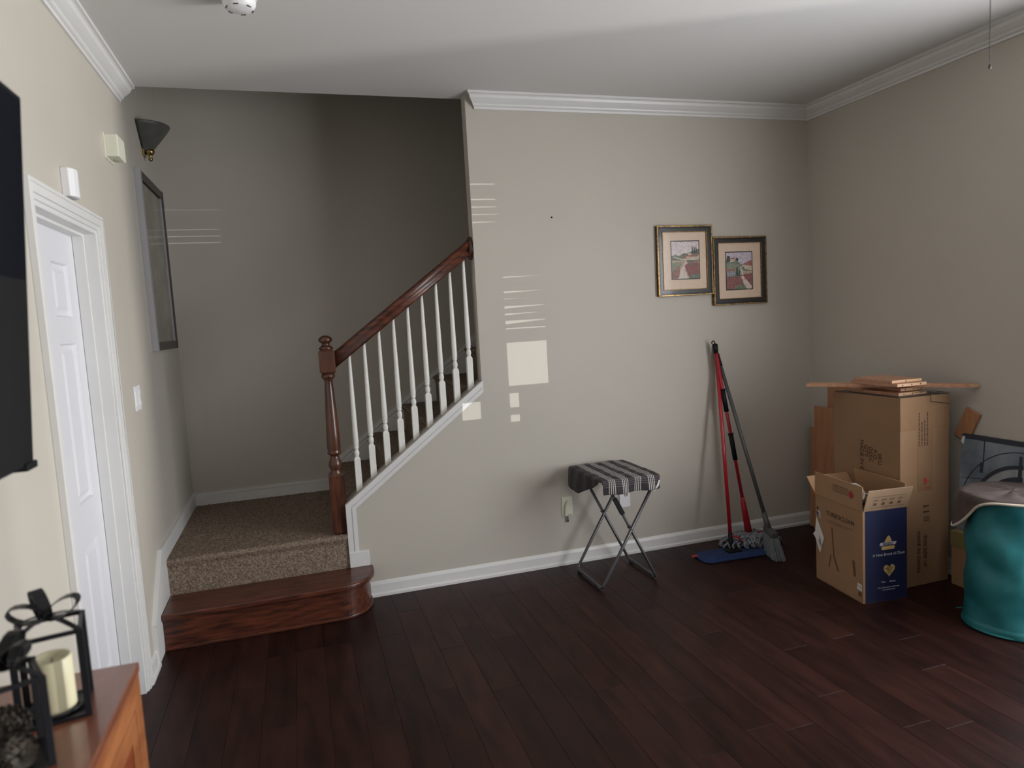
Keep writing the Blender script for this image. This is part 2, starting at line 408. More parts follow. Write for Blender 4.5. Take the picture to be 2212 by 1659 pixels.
# right-hand window
q = MB(); q.box(BX+.10, BX+.106, WY0, WY1, WZ0, WZ1)
w1 = struct('window_1', q, 'glass')
q = MB()
for a0, a1, b0, b1 in ((WY0, WY0+.04, WZ0, WZ1), (WY1-.04, WY1, WZ0, WZ1), (WY0, WY1, WZ0, WZ0+.04), (WY0, WY1, WZ1-.04, WZ1), (-2.935, -2.895, WZ0, WZ1), (WY0, WY1, 1.27, 1.31)):
    q.box(BX+.06, BX+.115, a0, a1, b0, b1)
obj('window_frame', q, 'trim', w1)
q = MB()
for a0, a1, b0, b1 in ((WY0-.06, WY0, WZ0-.06, WZ1+.06), (WY1, WY1+.06, WZ0-.06, WZ1+.06), (WY0, WY1, WZ1, WZ1+.06), (WY0, WY1, WZ0-.06, WZ0)):
    q.box(BX-.015, BX, a0, a1, b0, b1)
obj('window_casing', q, 'trim', w1)
# ground outside
struct('ground_outside', B(4.4, 14, -12, 4, -.3, -.1), mat and 'ceil')

# crown mouldings (trim), profile as (projection from wall, drop from ceiling)
CP = [(0, .079), (.010, .079), (.012, .068), (.020, .064), (.024, .060), (.026, .054), (.040, .044), (.056, .030), (.062, .018), (.068, .014), (.078, .012), (.078, 0), (0, 0)]
def crown(name, p0, p1, inward, m0=0, m1=0):
    """p0->p1 along the wall, inward = unit normal into the room; m: mitre factor at each end (shift along run per unit projection)"""
    p0 = Vector(p0); p1 = Vector(p1); d = (p1-p0).normalized(); n = Vector(inward)
    q = MB(); L0 = []; L1 = []
    for pr, dr in CP:
        L0.append(p0+n*pr+d*(pr*m0)+Vector((0, 0, -dr))); L1.append(p1+n*pr-d*(pr*m1)+Vector((0, 0, -dr)))
    k = len(CP); q.v = [tuple(v) for v in L0+L1]
    for i in range(k):
        j = (i+1) % k; q.f.append((i, j, k+j, k+i)); q.mi.append(0); q.sm.append(False)
    q.f.append(tuple(range(k))[::-1]); q.f.append(tuple(range(k, 2*k))); q.mi += [0, 0]; q.sm += [False, False]
    me = q.mesh(name, [M_['trim']]); bm = bmesh.new(); bm.from_mesh(me); bmesh.ops.recalc_face_normals(bm, faces=bm.faces); bm.to_mesh(me); bm.free()
    o = bpy.data.objects.new(name, me); COL.objects.link(o); o['kind'] = 'structure'; return o
crown('trim_1', (A+.055, 0, H), (BX, 0, H), (0, -1, 0), -.72, 1)
crown('trim_2', (0, RY, H), (0, T, H), (1, 0, 0), 1, 0)
crown('trim_3', (BX, 0, H), (BX, RY, H), (-1, 0, 0), 1, 1)
crown('trim_4', (BX, RY, H), (0, RY, H), (0, 1, 0), 1, 1)
# knee wall trim: sloped + vertical casing and plinth, gently stepped profile
q = MB()
sl_ = math.atan(.7625); ux = Vector((math.cos(sl_), 0, math.sin(sl_))); un = Vector((math.sin(sl_), 0, -math.cos(sl_)))
P0 = Vector((AK-.004, 0, knee(AK-.004)+.004)); P1 = Vector((A+.004, 0, knee(A+.004)+.004))
for a0, a1, dp in ((0, .026, .016), (.026, .033, .010), (.033, .048, .014), (.048, .056, .008)):
    k0, k1 = a0/math.sin(sl_), a1/math.sin(sl_)
    # vertical band offsets: keep mitre with the vertical leg at AK
    top0 = (AK-.004+a0, 0, P0.z+.7625*a0-a0/math.cos(sl_)); bot0 = (AK-.004+a1, 0, P0.z+.7625*a1-a1/math.cos(sl_))
    top1 = (A+.004, 0, P1.z-a0/math.cos(sl_)); bot1 = (A+.004, 0, P1.z-a1/math.cos(sl_))
    q.prism([top0, top1, bot1, bot0], (0, -dp, 0))
    q.prism([(AK-.004+a0, 0, .27), top0, bot0, (AK-.004+a1, 0, .27)], (0, -dp, 0))
t5 = struct('trim_5', q, 'trim')
obj('plinth_block', B(AK-.004, 1.024, -.019, 0, RIS, .272), 'trim', t5, bevel=.003)
# grey-painted sloped cap behind the casing
q = MB(); q.prism([(AK-.006, .0, knee(AK)-.004), (A, 0, knee(A)), (A, 0, knee(A)+.006), (AK-.006, 0, knee(AK)+.003)], (0, T+.006, 0))
obj('sloped_cap', q, 'grey_cap', t5)
# baseboards
def base_prof(): return [(0, 0), (.022, 0), (.022, .014), (.014, .022), (.013, .066), (.008, .078), (.004, .084), (0, .084)]
def baseboard(name, p0, p1, n, z0=0):
    p0 = Vector(p0); p1 = Vector(p1); n = Vector(n)
    q = MB(); q.prism([p0+n*a+Vector((0, 0, z0+b)) for a, b in base_prof()], p1-p0)
    return struct(name, q, 'trim')
baseboard('baseboard_front', (1.018, 0, 0), (BX, 0, 0), (0, -1, 0))
baseboard('baseboard_right', (BX, 0, 0), (BX, RY, 0), (-1, 0, 0))
baseboard('baseboard_left', (0, -.582, 0), (0, -.405, 0), (1, 0, 0))
baseboard('baseboard_left_rear', (0, RY, 0), (0, -1.425, 0), (1, 0, 0))
baseboard('baseboard_rear', (0, RY, 0), (BX, RY, 0), (0, 1, 0))
q = MB(); q.prism([(0, -.415, 0), (0, -.415, .19), (0, -.125, .462), (0, CY, .460), (0, CY, .30), (0, 0, .30), (0, 0, 0)], (.013, 0, 0))
q.prism([(0, -.418, .0), (0, -.418, .192), (0, -.405, .187), (0, -.405, 0)], (.019, 0, 0))
q.prism([(0, -.415, .195), (0, -.128, .466), (0, -.118, .452), (0, -.404, .183)], (.019, 0, 0))
q.prism([(0, -.125, .466), (0, CY, .464), (0, CY, .450), (0, -.125, .452)], (.018, 0, 0))
struct('baseboard_left_steps', q, 'trim')
q = MB(); q.box(0, .905, CY-.014, CY, .36, .456); q.box(0, .905, CY-.019, CY, .44, .457)
struct('baseboard_back', q, 'trim')
sk = .7632
q = MB(); X2 = 3.6
q.prism([(.905, CY, .36), (.905, CY, .545), (X2, CY, .545+sk*(X2-.905)), (X2, CY, .30+sk*(X2-.905)), (1.1, CY, .36)], (0, -.014, 0))
q.prism([(.900, CY, .553), (X2, CY, .553+sk*(X2-.900)), (X2, CY, .528+sk*(X2-.900)), (.912, CY, .535)], (0, -.022, 0))
q.prism([(.925, CY, .522), (X2, CY, .522+sk*(X2-.925)), (X2, CY, .514+sk*(X2-.925)), (.925, CY, .514)], (0, -.018, 0))
q.box(.900, .912, CY-.020, CY, .36, .552)
struct('baseboard_back_stairs', q, 'trim')

# door 1: casing, jamb, stop, six-panel slab
d1 = bpy.data.objects.new('door_1', None); COL.objects.link(d1); d1['kind'] = 'structure'; d1.location = (0, -1.0, 0)
q = MB()
for a0, a1, dp in ((0, .018, .012), (.018, .046, .017), (.046, .058, .021)):
    yi0, yi1 = DY0-a0, DY1+a0; yo0, yo1 = DY0-a1, DY1+a1; zi, zo = DZ+a0, DZ+a1
    q.box(0, dp, yi1, yo1, 0, zo); q.box(0, dp, yo0, yi0, 0, zo); q.box(0, dp, yi0, yi1, zi, zo)
obj('door_casing', q, 'trim', d1, bevel=.002)
q = MB(); q.box(-.12, .004, DY0, DY0+.016, 0, DZ); q.box(-.12, .004, DY1-.016, DY1, 0, DZ); q.box(-.12, .004, DY0+.016, DY1-.016, DZ-.016, DZ)
q.box(-.078, -.040, DY0+.016, DY0+.026, 0, DZ-.016); q.box(-.078, -.040, DY1-.026, DY1-.016, 0, DZ-.016); q.box(-.078, -.040, DY0+.026, DY1-.026, DZ-.026, DZ-.016)
obj('door_jamb', q, 'trim', d1)
dy0, dy1, dz0, dz1 = DY0+.019, DY1-.019, .008, DZ-.018
DXF = -.080
q = MB(); st = .105
cols = [(dy0+st, (dy0+dy1)/2-.05), ((dy0+dy1)/2+.05, dy1-st)]
rows = [(.20, .74), (.90, 1.50), (1.60, 1.80)]
ys = [dy0, cols[0][0], cols[0][1], cols[1][0], cols[1][1], dy1]; zs = [dz0, .20, .74, .90, 1.50, 1.60, 1.80, dz1]
for i in range(5):
    for j in range(7):
        pan = i in (1, 3) and j in (1, 3, 5)
        if not pan: q.box(DXF-.035, DXF, ys[i], ys[i+1], zs[j], zs[j+1])
sb = obj('door_slab', q, 'door', d1)
for c0, c1 in cols:
    for z0, z1 in rows:
        q = MB()
        lv = [(0, DXF), (.006, DXF-.011), (.022, DXF-.011), (.040, DXF-.003)]
        for (a, xa), (b, xb) in zip(lv[:-1], lv[1:]):
            p = [(xa, c0+a, z0+a), (xa, c1-a, z0+a), (xa, c1-a, z1-a), (xa, c0+a, z1-a)]
            r_ = [(xb, c0+b, z0+b), (xb, c1-b, z0+b), (xb, c1-b, z1-b), (xb, c0+b, z1-b)]
            for i in range(4):
                j = (i+1) % 4; q.add([p[i], p[j], r_[j], r_[i]], [(0, 1, 2, 3)])
        b, xb = lv[-1]; q.add([(xb, c0+b, z0+b), (xb, c1-b, z0+b), (xb, c1-b, z1-b), (xb, c0+b, z1-b)], [(0, 1, 2, 3)])
        q.box(DXF-.035, DXF-.030, c0, c1, z0, z1)
        obj('door_panel', q, 'door', d1)

# ------------------------------------------------------------------ staircase
st_ = thing('staircase', 'carpeted staircase with a cherry wood starting step and landing', 'staircase', (.5, .3, 0))
def tread_outline(off=0):
    pts = [(.015, -.002), (.015, -.278+off)]
    pts += [(.80, -.278+off)]
    cx, cy, rx, ry = .84, -.06, .20-off, .218-off
    for i in range(0, 15):
        a = -PI/2+i/14*(PI/2)
        pts.append((cx+rx*math.cos(a), cy+ry*math.sin(a)))
    pts.append((.84+.20-off, -.002))
    return pts
q = MB(); q.prism([(a, b, RIS-.030) for a, b in tread_outline()], (0, 0, .030))
obj('starting_tread', q, 'cherry', st_, bevel=.009, seg=3)
q = MB(); q.prism([(a, b, 0) for a, b in tread_outline(.028)], (0, 0, RIS-.030), smooth=False)
obj('starting_riser', q, 'cherry', st_)
q = MB(); q.prism([(a, b, 0) for a, b in tread_outline(.017)], (0, 0, .016))
obj('shoe_moulding', q, 'cherry', st_, bevel=.004)
q = MB(); q.prism([(a, b, RIS-.042) for a, b in tread_outline(.018)], (0, 0, .012))
obj('tread_cove', q, 'cherry', st_, bevel=.003)
# carpet: fine pile surface
def fuzz(p, amp=.0035):
    return Vector(p)+Vector((random.uniform(-amp, amp)*.6, random.uniform(-amp, amp)*.8, random.uniform(-amp, amp)))
def carpet_strip(name, x0, x1, path, step=.0075, parent=st_, along='x'):
    """path: (y,z) polyline swept along x (or (x,z) swept along y)"""
    P = [Vector((a, 0, b)) for a, b in path]
    L = [0]
    for i in range(1, len(P)): L.append(L[-1]+(P[i]-P[i-1]).length)
    nv = max(2, int(L[-1]/step)); nu = max(2, int((x1-x0)/step))
    def at(t):
        d = t*L[-1]
        for i in range(1, len(P)):
            if d <= L[i]+1e-9:
                k = (d-L[i-1])/max(1e-9, L[i]-L[i-1]); return P[i-1].lerp(P[i], k)
        return P[-1]
    q = MB()
    def fn(a, b):
        c = at(b); xx = x0+(x1-x0)*a
        p = (xx, c.x, c.z) if along == 'x' else (c.x, xx, c.z)
        if 0 < a < 1: p = fuzz(p)
        return p
    q.grid(fn, nu, nv)
    me = q.mesh(name, [M_['carpet']])
    if along != 'x': me.flip_normals()
    return obj(name, me, 'carpet', parent)
nose = [(-.002, RIS-.012), (-.004, 2*RIS-.045), (-.012, 2*RIS-.030), (-.018, 2*RIS-.016), (-.013, 2*RIS-.005), (-.002, 2*RIS+.001)]
carpet_strip('landing_carpet', .013, AK-.004, nose+[(CY-.013, 2*RIS)])
obj('landing_deck', B(.012, AK-.006, .004, CY-.012, RIS, 2*RIS-.008), 'carpet', st_)
for i in range(1, 11):
    xs_ = AK+.025+RUN*(i-1); z0 = 2*RIS+RIS*(i-1)
    path = [(xs_, z0), (xs_-.001, z0+RIS-.04), (xs_-.018, z0+RIS-.022), (xs_-.022, z0+RIS-.010), (xs_-.012, z0+RIS-.001), (xs_+RUN, z0+RIS)]
    s_ = carpet_strip('carpet_step', T+.008, CY-.016, path, step=.014 if i < 7 else .05, along='y')
q = MB()
for i in range(1, 11): q.box(AK+.03+RUN*(i-1), 3.95, T+.007, CY-.015, 2*RIS+RIS*(i-1)-.01, 2*RIS+RIS*i-.012)
obj('stair_core', q, 'carpet', st_)

# ------------------------------------------------------------------ railing
rl = thing('stair_railing', 'cherry handrail with turned newel post and white balusters on the stair knee wall', 'railing', (.893, .05, 2*RIS))
nx, ny = .884, .048
z0 = 2*RIS
q = MB()
def sqsec(mb, cx, cy, h, za, zb, ch=.012):
    c = h-ch*.5
    prof = [(c-.004, za), (h, za+ch), (h, zb-ch), (c-.004, zb)]
    base = len(mb.v)
    for hh, z in prof:
        for sx, sy in ((-1, -1), (1, -1), (1, 1), (-1, 1)): mb.v.append((cx+sx*hh, cy+sy*hh, z))
    for i in range(3):
        for k in range(4):
            l = (k+1) % 4; mb.f.append((base+i*4+k, base+i*4+l, base+i*4+4+l, base+i*4+4+k)); mb.mi.append(0); mb.sm.append(False)
    mb.f.append((base+3, base+2, base+1, base)); mb.f.append((base+12, base+13, base+14, base+15)); mb.mi += [0, 0]; mb.sm += [False]*2
sqsec(q, nx, ny, .041, z0+.0, .712, .012)
sqsec(q, nx, ny, .041, 1.258, 1.388, .010)
nwl = MB(); nwl.v, nwl.f, nwl.mi, nwl.sm = q.v, q.f, q.mi, q.sm
nwl.lathe([(.030, .700), (.034, .712), (.026, .724), (.026, .730), (.036, .752), (.035, .768), (.027, .790), (.022, .803), (.024, .812), (.036, .818), (.038, .826), (.034, .834), (.034, .842), (.0365, .850), (.035, .92), (.030, 1.05), (.024, 1.17), (.0215, 1.215), (.024, 1.226), (.033, 1.236), (.037, 1.242), (.037, 1.250), (.030, 1.256), (.030, 1.262)], (nx, ny, 0), 28)
obj('newel_post', nwl, 'cherryv', rl)
q = MB(); q.lathe([(.028, 1.384), (.036, 1.390), (.038, 1.398), (.030, 1.405), (.022, 1.412), (.020, 1.420), (.026, 1.426), (.036, 1.434), (.037, 1.442), (.033, 1.452), (.020, 1.462), (0, 1.466)], (nx, ny, 0), 28)
obj('newel_cap', q, 'cherryv', rl)
# handrail: moulded profile
hp = [(-.024, -.034), (.024, -.034), (.026, -.018), (.021, -.006), (.029, .006), (.031, .018), (.026, .030), (.012, .037), (-.012, .037), (-.026, .030), (-.031, .018), (-.029, .006), (-.021, -.006), (-.026, -.018)]
h0 = Vector((.920, ny, 1.325)); h1 = Vector((A-.012, ny, 1.325+.7395*(A-.012-.920)))
dh = (h1-h0).normalized(); upv = Vector((-dh.z, 0, dh.x))
q = MB(); k = len(hp)
for P in (h0, h1):
    for a, b in hp:
        p = P+Vector((0, a, 0))+upv*b
        p += dh*((P.x-p.x)/dh.x)
        q.v.append(tuple(p))
for i in range(k):
    j = (i+1) % k; q.f.append((i, j, k+j, k+i)); q.mi.append(0); q.sm.append(i > 3)
q.f.append(tuple(range(k))[::-1]); q.f.append(tuple(range(k, 2*k))); q.mi += [0, 0]; q.sm += [False]*2
me = q.mesh('handrail', [M_['cherry']]); bm = bmesh.new(); bm.from_mesh(me); bmesh.ops.recalc_face_normals(bm, faces=bm.faces); bm.to_mesh(me); bm.free()
obj('handrail', me, 'cherry', rl)
q = MB(); q.lathe([(0, -.022), (.044, -.022), (.050, -.016), (.052, -.008), (.052, -.001)], (0, 0, 0), 28, axis='x')
q.v = [(A+v[0], ny+v[1]*.80, 1.908+v[2]*1.25) for v in q.v]
obj('rosette', q, 'cherryv', rl)
for i in range(9):
    bx = 1.003+.0836*i; by = ny-.006; h = .0165
    zb = knee(bx-h)+.002; zt = 1.325+.7395*(bx-.920)-.038/dh.x
    zs_ = knee(bx)+.190
    q = MB()
    # square foot with sloped bottom
    q.add([(bx-h, by-h, knee(bx-h)+.005), (bx+h, by-h, knee(bx+h)+.005), (bx+h, by+h, knee(bx+h)+.005), (bx-h, by+h, knee(bx-h)+.005),
           (bx-h, by-h, zs_-.012), (bx+h, by-h, zs_-.012), (bx+h, by+h, zs_-.012), (bx-h, by+h, zs_-.012),
           (bx-.010, by-.010, zs_), (bx+.010, by-.010, zs_), (bx+.010, by+.010, zs_), (bx-.010, by+.010, zs_)],
          [(3, 2, 1, 0), (0, 1, 5, 4), (1, 2, 6, 5), (2, 3, 7, 6), (3, 0, 4, 7), (4, 5, 9, 8), (5, 6, 10, 9), (6, 7, 11, 10), (7, 4, 8, 11), (8, 9, 10, 11)])
    q.lathe([(.009, zs_-.006), (.012, zs_+.006), (.0145, zs_+.018), (.0135, zs_+.028), (.0095, zs_+.038), (.0095, zs_+.042), (.0135, zs_+.046), (.0135, zs_+.051), (.0115, zs_+.055), (.0145, zs_+.064), (.0145, zs_+.12), (.0125, (zs_+zt)/2), (.0085, zt-.03), (.0080, zt+.012)], (bx, by, 0), 14)
    obj('baluster', q, 'baluster', rl)

# ------------------------------------------------------------------ things on the walls
def polys(q, z, data, origin, W_, H_, mi_start=1):
    pass
def framed_print(x0, x1, z0, z1, ix, iz, label, scene_fn):
    t = thing('framed_picture', label, 'picture', ((x0+x1)/2, 0, (z0+z1)/2), 'pair of framed landscape prints')
    Y0 = -.024
    q = MB()
    def ring(a0, a1, y, mi):
        q.box(x0+a0, x1-a0, y, 0-.001, z1-a1, z1-a0, mi); q.box(x0+a0, x1-a0, y, -.001, z0+a0, z0+a1, mi)
        q.box(x0+a0, x0+a1, y, -.001, z0+a1, z1-a1, mi); q.box(x1-a1, x1-a0, y, -.001, z0+a1, z1-a1, mi)
    ring(0, .009, Y0, 1); ring(.009, .015, Y0+.003, 0); ring(.015, .036, Y0+.005, 0); ring(.036, .041, Y0+.003, 1)
    fr = obj('frame', q, ('frameblk', 'gold'), t, bevel=.0015, seg=1)
    obj('mat_board', B(x0+.041, x1-.041, -.013, -.002, z0+.041, z1-.041), 'matboard', t)
    a, b = ix; c, d = iz
    q = MB(); q.box(a-.006, b+.006, -.0138, -.0128, c-.006, d+.006, 0)
    y = -.0140; n = 0
    cols = ['canvas_dk'] ; shapes = scene_fn()
    mats = ['frameblk']; idx = {}
    for colr, pts in shapes:
        key = tuple(colr)
        if key not in idx:
            nm = 'print_%d_%d_%d' % tuple(int(c_*255) for c_ in colr)
            if nm not in M_: M_[nm] = mat(nm, colr, .5, var=.22, vscale=90, coat=.3)
            idx[key] = len(mats); mats.append(nm)
        P = [(a+(b-a)*px, y-.00006*n, c+(d-c)*pz) for px, pz in pts]
        m_ = MB(); ar = sum(pts[i][0]*pts[(i+1) % len(pts)][1]-pts[(i+1) % len(pts)][0]*pts[i][1] for i in range(len(pts)))
        if ar < 0: P.reverse()
        q.add(P, [tuple(range(len(P)))], idx[key]); n += 1
    obj('landscape_print', q, mats, t)
    return t
SKY = (.72, .62, .64); HILL = (.16, .20, .15); HILL2 = (.24, .27, .20); ROAD = (.66, .56, .50); POP = (.25, .10, .095); CYP = (.045, .06, .055)
ROOF = (.36, .13, .11); WALLC = (.58, .48, .38); FIELD = (.48, .36, .26); BLUEH = (.34, .34, .42); SH = (.10, .09, .12)
def dots(cx0, cx1, cz0, cz1, n, colr, s=.02):
    o_ = []
    for _ in range(n):
        x_ = random.uniform(cx0, cx1); z_ = random.uniform(cz0, cz1); o_.append((colr, [(x_-s, z_), (x_, z_-s*.7), (x_+s, z_), (x_, z_+s*.7)]))
    return o_
def scene1():
    L = [(SKY, [(0, 0), (1, 0), (1, 1), (0, 1)]), (HILL2, [(0, 0), (1, 0), (1, .62), (.8, .70), (.62, .66), (.45, .69), (.25, .62), (.1, .66), (0, .60)]),
         (HILL, [(0, .35), (1, .35), (1, .80), (.92, .78), (.85, .74), (.7, .72), (.55, .68), (.4, .66), (.3, .60), (0, .62)])]
    for cx in (.76, .83, .90): L.append((CYP, [(cx-.03, .68), (cx+.035, .68), (cx+.02, .82), (cx, .90), (cx-.015, .82)]))
    L += [(FIELD, [(0, 0), (1, 0), (1, .46), (.6, .42), (.3, .50), (0, .50)]), (WALLC, [(.42, .48), (.90, .48), (.90, .60), (.66, .60), (.42, .58)]),
          (ROOF, [(.50, .60), (.56, .66), (.80, .66), (.88, .59), (.66, .585)]), (ROOF, [(.38, .56), (.47, .61), (.53, .56), (.53, .54)]), (WALLC, [(.60, .63), (.72, .63), (.72, .68), (.60, .68)]),
          (ROOF, [(.84, .58), (1, .68), (1, .60)]), (WALLC, [(.86, .50), (1, .50), (1, .62), (.86, .57)]), (SH, [(.5, .46), (.88, .46), (.86, .49), (.5, .49)]),
          (HILL2, [(0, .42), (.3, .46), (.36, .40), (.2, .22), (0, .2)]), ((.30, .16, .13), [(0, .20), (.28, .36), (.30, .12), (.18, 0), (0, 0)]),
          (ROAD, [(.05, .58), (.3, .52), (.5, .46), (.42, .38), (.30, .22), (.22, 0), (.62, 0), (.48, .22), (.50, .36), (.58, .44), (.40, .53), (.06, .60)]),
          (POP, [(.45, .36), (.62, .42), (.98, .44), (1, 0), (.62, 0), (.55, .16)]), (HILL, [(.6, 0), (1, 0), (1, .12), (.7, .10)])]
    L += dots(.5, .97, .08, .38, 26, (.46, .10, .10)) + dots(.5, .97, .05, .38, 16, HILL) + dots(.02, .25, .05, .32, 12, (.42, .22, .2))
    return L
def scene2():
    L = [((.56, .50, .58), [(0, 0), (1, 0), (1, 1), (0, 1)]), (HILL, [(0, 0), (1, 0), (1, .70), (.85, .74), (.7, .70), (.6, .66), (.4, .78), (.2, .74), (0, .76)]),
         (HILL2, [(0, .4), (.6, .4), (.62, .60), (.4, .70), (.15, .72), (0, .68)]),
         (CYP, [(0, .74), (.04, .92), (.14, .90), (.16, .76)]), (CYP, [(.34, .78), (.40, .86), (.48, .84), (.46, .76)]), (WALLC, [(.15, .76), (.34, .76), (.34, .82), (.15, .82)]), (ROOF, [(.13, .82), (.36, .82), (.32, .86), (.17, .86)]),
         (ROOF, [(.66, .66), (.98, .80), (1, .70), (1, .62)]), (WALLC, [(.66, .66), (1, .62), (1, .50), (.72, .54)]), (FIELD, [(.55, .50), (1, .48), (1, .3), (.6, .4)]),
         (BLUEH, [(.04, .36), (.32, .36), (.32, .50), (.04, .50)]), (ROOF, [(.02, .50), (.34, .50), (.28, .56), (.06, .56)])]
    for i in range(3):
        for j in range(2): L.append((SH, [(.08+.08*i, .38+.07*j), (.11+.08*i, .38+.07*j), (.11+.08*i, .42+.07*j), (.08+.08*i, .42+.07*j)]))
    L += [(CYP, [(.37, .36), (.45, .36), (.44, .58), (.41, .62), (.38, .56)]), (CYP, [(.46, .36), (.52, .36), (.51, .52), (.48, .55)]),
          (POP, [(0, 0), (1, 0), (1, .42), (.6, .40), (.5, .34), (0, .34)]), (HILL, [(.3, 0), (.75, 0), (.6, .14), (.3, .08)]),
          (ROAD, [(.66, .66), (.52, .58), (.58, .46), (.58, .38), (.66, .38), (.64, .50), (.56, .57), (.70, .64)]),
          (ROAD, [(.56, .34), (.64, .36), (.78, .24), (.98, .06), (.96, .0), (.78, 0), (.66, .14)])]
    L += dots(.03, .5, .04, .3, 30, (.44, .11, .12)) + dots(.66, .98, .2, .38, 14, (.44, .11, .12)) + dots(.03, .5, .04, .3, 14, HILL)
    return L
framed_print(2.871, 3.255, 1.579, 2.008, (2.972, 3.162), (1.684, 1.910), 'framed landscape print hung higher, road winding to farmhouse with cypress trees', scene1)
framed_print(3.260, 3.652, 1.507, 1.934, (3.358, 3.546), (1.604, 1.834), 'framed landscape print hung lower, nearer the corner, village with blue house', scene2)

# tall silver-framed picture in the stairwell
t = thing('tall_framed_picture', 'tall silver-framed picture on left wall at the stair landing', 'picture', (0, .62, 1.9))
q = MB(); y0, y1, za, zb = .275, .975, 1.432, 2.390
q.box(.001, .030, y0, y0+.040, za, zb, 0); q.box(.001, .024, y0+.040, y1-.03, zb-.045, zb, 1); q.box(.001, .024, y0+.040, y1-.03, za, za+.045, 1)
q.box(.001, .026, y1-.030, y1, za, zb, 1); q.box(.001, .020, y1-.060, y1-.030, za+.045, zb-.045, 0)
obj('frame', q, ('silver', 'dkbrown'), t)
obj('artwork', B(.002, .014, y0+.05, y1-.05, za+.05, zb-.05), 'art_grey', t)
# wall sconce
t = thing('wall_sconce', 'dark flared wall sconce with brass finial above the tall framed picture', 'wall lamp', (0, .60, 2.6))
q = MB()
def sh(a, b):
    th = PI*a-PI/2; rr = .030+.100*b+.012*math.sin(b*PI/2)
    return Vector((.006+rr*math.cos(th)*.98, .62+rr*1.25*math.sin(th), 2.545+.150*b-.012*abs(math.sin(th*1.0))*b))
q.grid(sh, 24, 10)
obj('lamp_shade', q, 'smoked', t, thick=.004)
q = MB(); q.lathe([(0, 2.492), (.010, 2.497), (.013, 2.508), (.007, 2.520), (.016, 2.530), (.024, 2.538), (.026, 2.552), (.018, 2.560)], (.036, .60, 0), 16)
obj('brass_finial', q, 'brass', t)
obj('back_plate', B(0, .012, .57, .63, 2.52, 2.62), 'brass', t, bevel=.003)
# door chime
t = thing('door_chime', 'boxy cream door chime high on the left wall beside the crown moulding', 'door chime', (0, -.25, 2.35))
obj('cover', B(.004, .056, -.33, -.190, 2.308, 2.405), 'cream', t, bevel=.004)
obj('base', B(0, .006, -.336, -.184, 2.300, 2.411), 'cream', t, bevel=.001)
q = MB(); q.lathe([(.014, 2.306), (.014, 2.3085)], (.030, -.25, 0), 16)
obj('speaker_hole', q, 'grey_cap', t)
# motion sensor above the door
t = thing('motion_sensor', 'small white curved motion sensor just above the door casing', 'sensor', (0, -.98, 2.06))
q = MB(); prof = [(0, -1.030), (.030, -1.030), (.044, -1.012), (.050, -.985), (.044, -.958), (.030, -.94), (0, -.94)]
q.prism([(a, b, 2.012) for a, b in prof], (0, 0, .098), smooth=False)
for i, v in enumerate(q.v):
    zt = (v[2]-2.061)/.049; q.v[i] = (v[0]*(1-.14*zt*zt), v[1], v[2])
obj('housing', q, 'white_pl', t, bevel=.003)
# light switch (double)
t = thing('light_switch', 'white double light switch on left wall beyond the door', 'light switch', (0, -.215, 1.23))
obj('switch_plate', B(0, .006, -.278, -.160, 1.170, 1.286), 'white_pl', t, bevel=.002)
for yy in (-.249, -.189):
    q = MB(); q.prism([(.006, yy-.016, 1.194), (.011, yy-.016, 1.194), (.007, yy-.016, 1.228), (.012, yy-.016, 1.262), (.006, yy-.016, 1.262)], (0, .032, 0)); obj('rocker', q, 'white_pl', t)
# screw hole in the wall
q = MB(); q.lathe([(0, -.0012), (.0055, -.0012), (.0055, 0)], (2.204, 0, 2.068), 14, axis='y')
tag(obj('wall_hole', q, 'black'), 'small black screw hole in the front wall left of the pictures', 'hole')
# blank wall plates
t = thing('cable_plate', 'white wall plate with wedge cover and coaxial connector left of the tray table', 'wall plate', (2.21, 0, .355))
obj('plate', B(2.176, 2.245, -.006, 0, .296, .414), 'cream', t, bevel=.002)
q = MB(); q.prism([(2.190, -.006, .300), (2.232, -.006, .300), (2.232, -.006, .388), (2.210, -.006, .392), (2.194, -.006, .360)], (0, -.016, 0)); obj('wedge_cover', q, 'cream', t, bevel=.002)
text('Repeater', .0075, (2.217, -.0225, .308), (1, 0, 0), (0, 0, 1), 'ink', t)
q = MB(); q.lathe([(.0055, .262), (.0065, .266), (.0065, .278), (.0045, .280), (.0045, .301)], (2.208, -.012, 0), 12); obj('coaxial_connector', q, 'steel', t)
t = thing('coaxial_plate', 'white wall plate with round port behind the tray table', 'wall plate', (2.59, 0, .355))
obj('plate', B(2.557, 2.630, -.006, 0, .298, .412), 'white_pl', t, bevel=.002)
q = MB(); q.lathe([(.013, -.006), (.013, -.0075), (.010, -.0075), (.010, -.0065), (0, -.0065)], (2.602, 0, .378), 18, axis='y'); obj('port', q, 'grey_cap', t)
# smoke detector
t = thing('smoke_detector', 'round white smoke detector on the ceiling near the stairs', 'smoke detector', (.628, -1.0, H))
c = (.634, -1.005, 0)
q = MB(); q.lathe([(0, H), (.068, H), (.069, H-.006), (.066, H-.012), (.060, H-.014)], c, 32); obj('mounting_base', q, 'cream', t)
q = MB(); q.lathe([(.056, H-.010), (.056, H-.016), (.060, H-.018), (.058, H-.036), (.050, H-.050), (.040, H-.054), (.0, H-.056)], c, 32); obj('detector_body', q, 'white_pl', t)
for i in range(6):
    a = i*PI/3+.3; q = MB(); q.obox((c[0]+.047*math.cos(a), c[1]+.047*math.sin(a), H-.052), (.009*math.sin(a), -.009*math.cos(a), 0), (.0012*math.cos(a), .0012*math.sin(a), 0), (0, 0, .002)); obj('vent_slot', q, 'black', t)
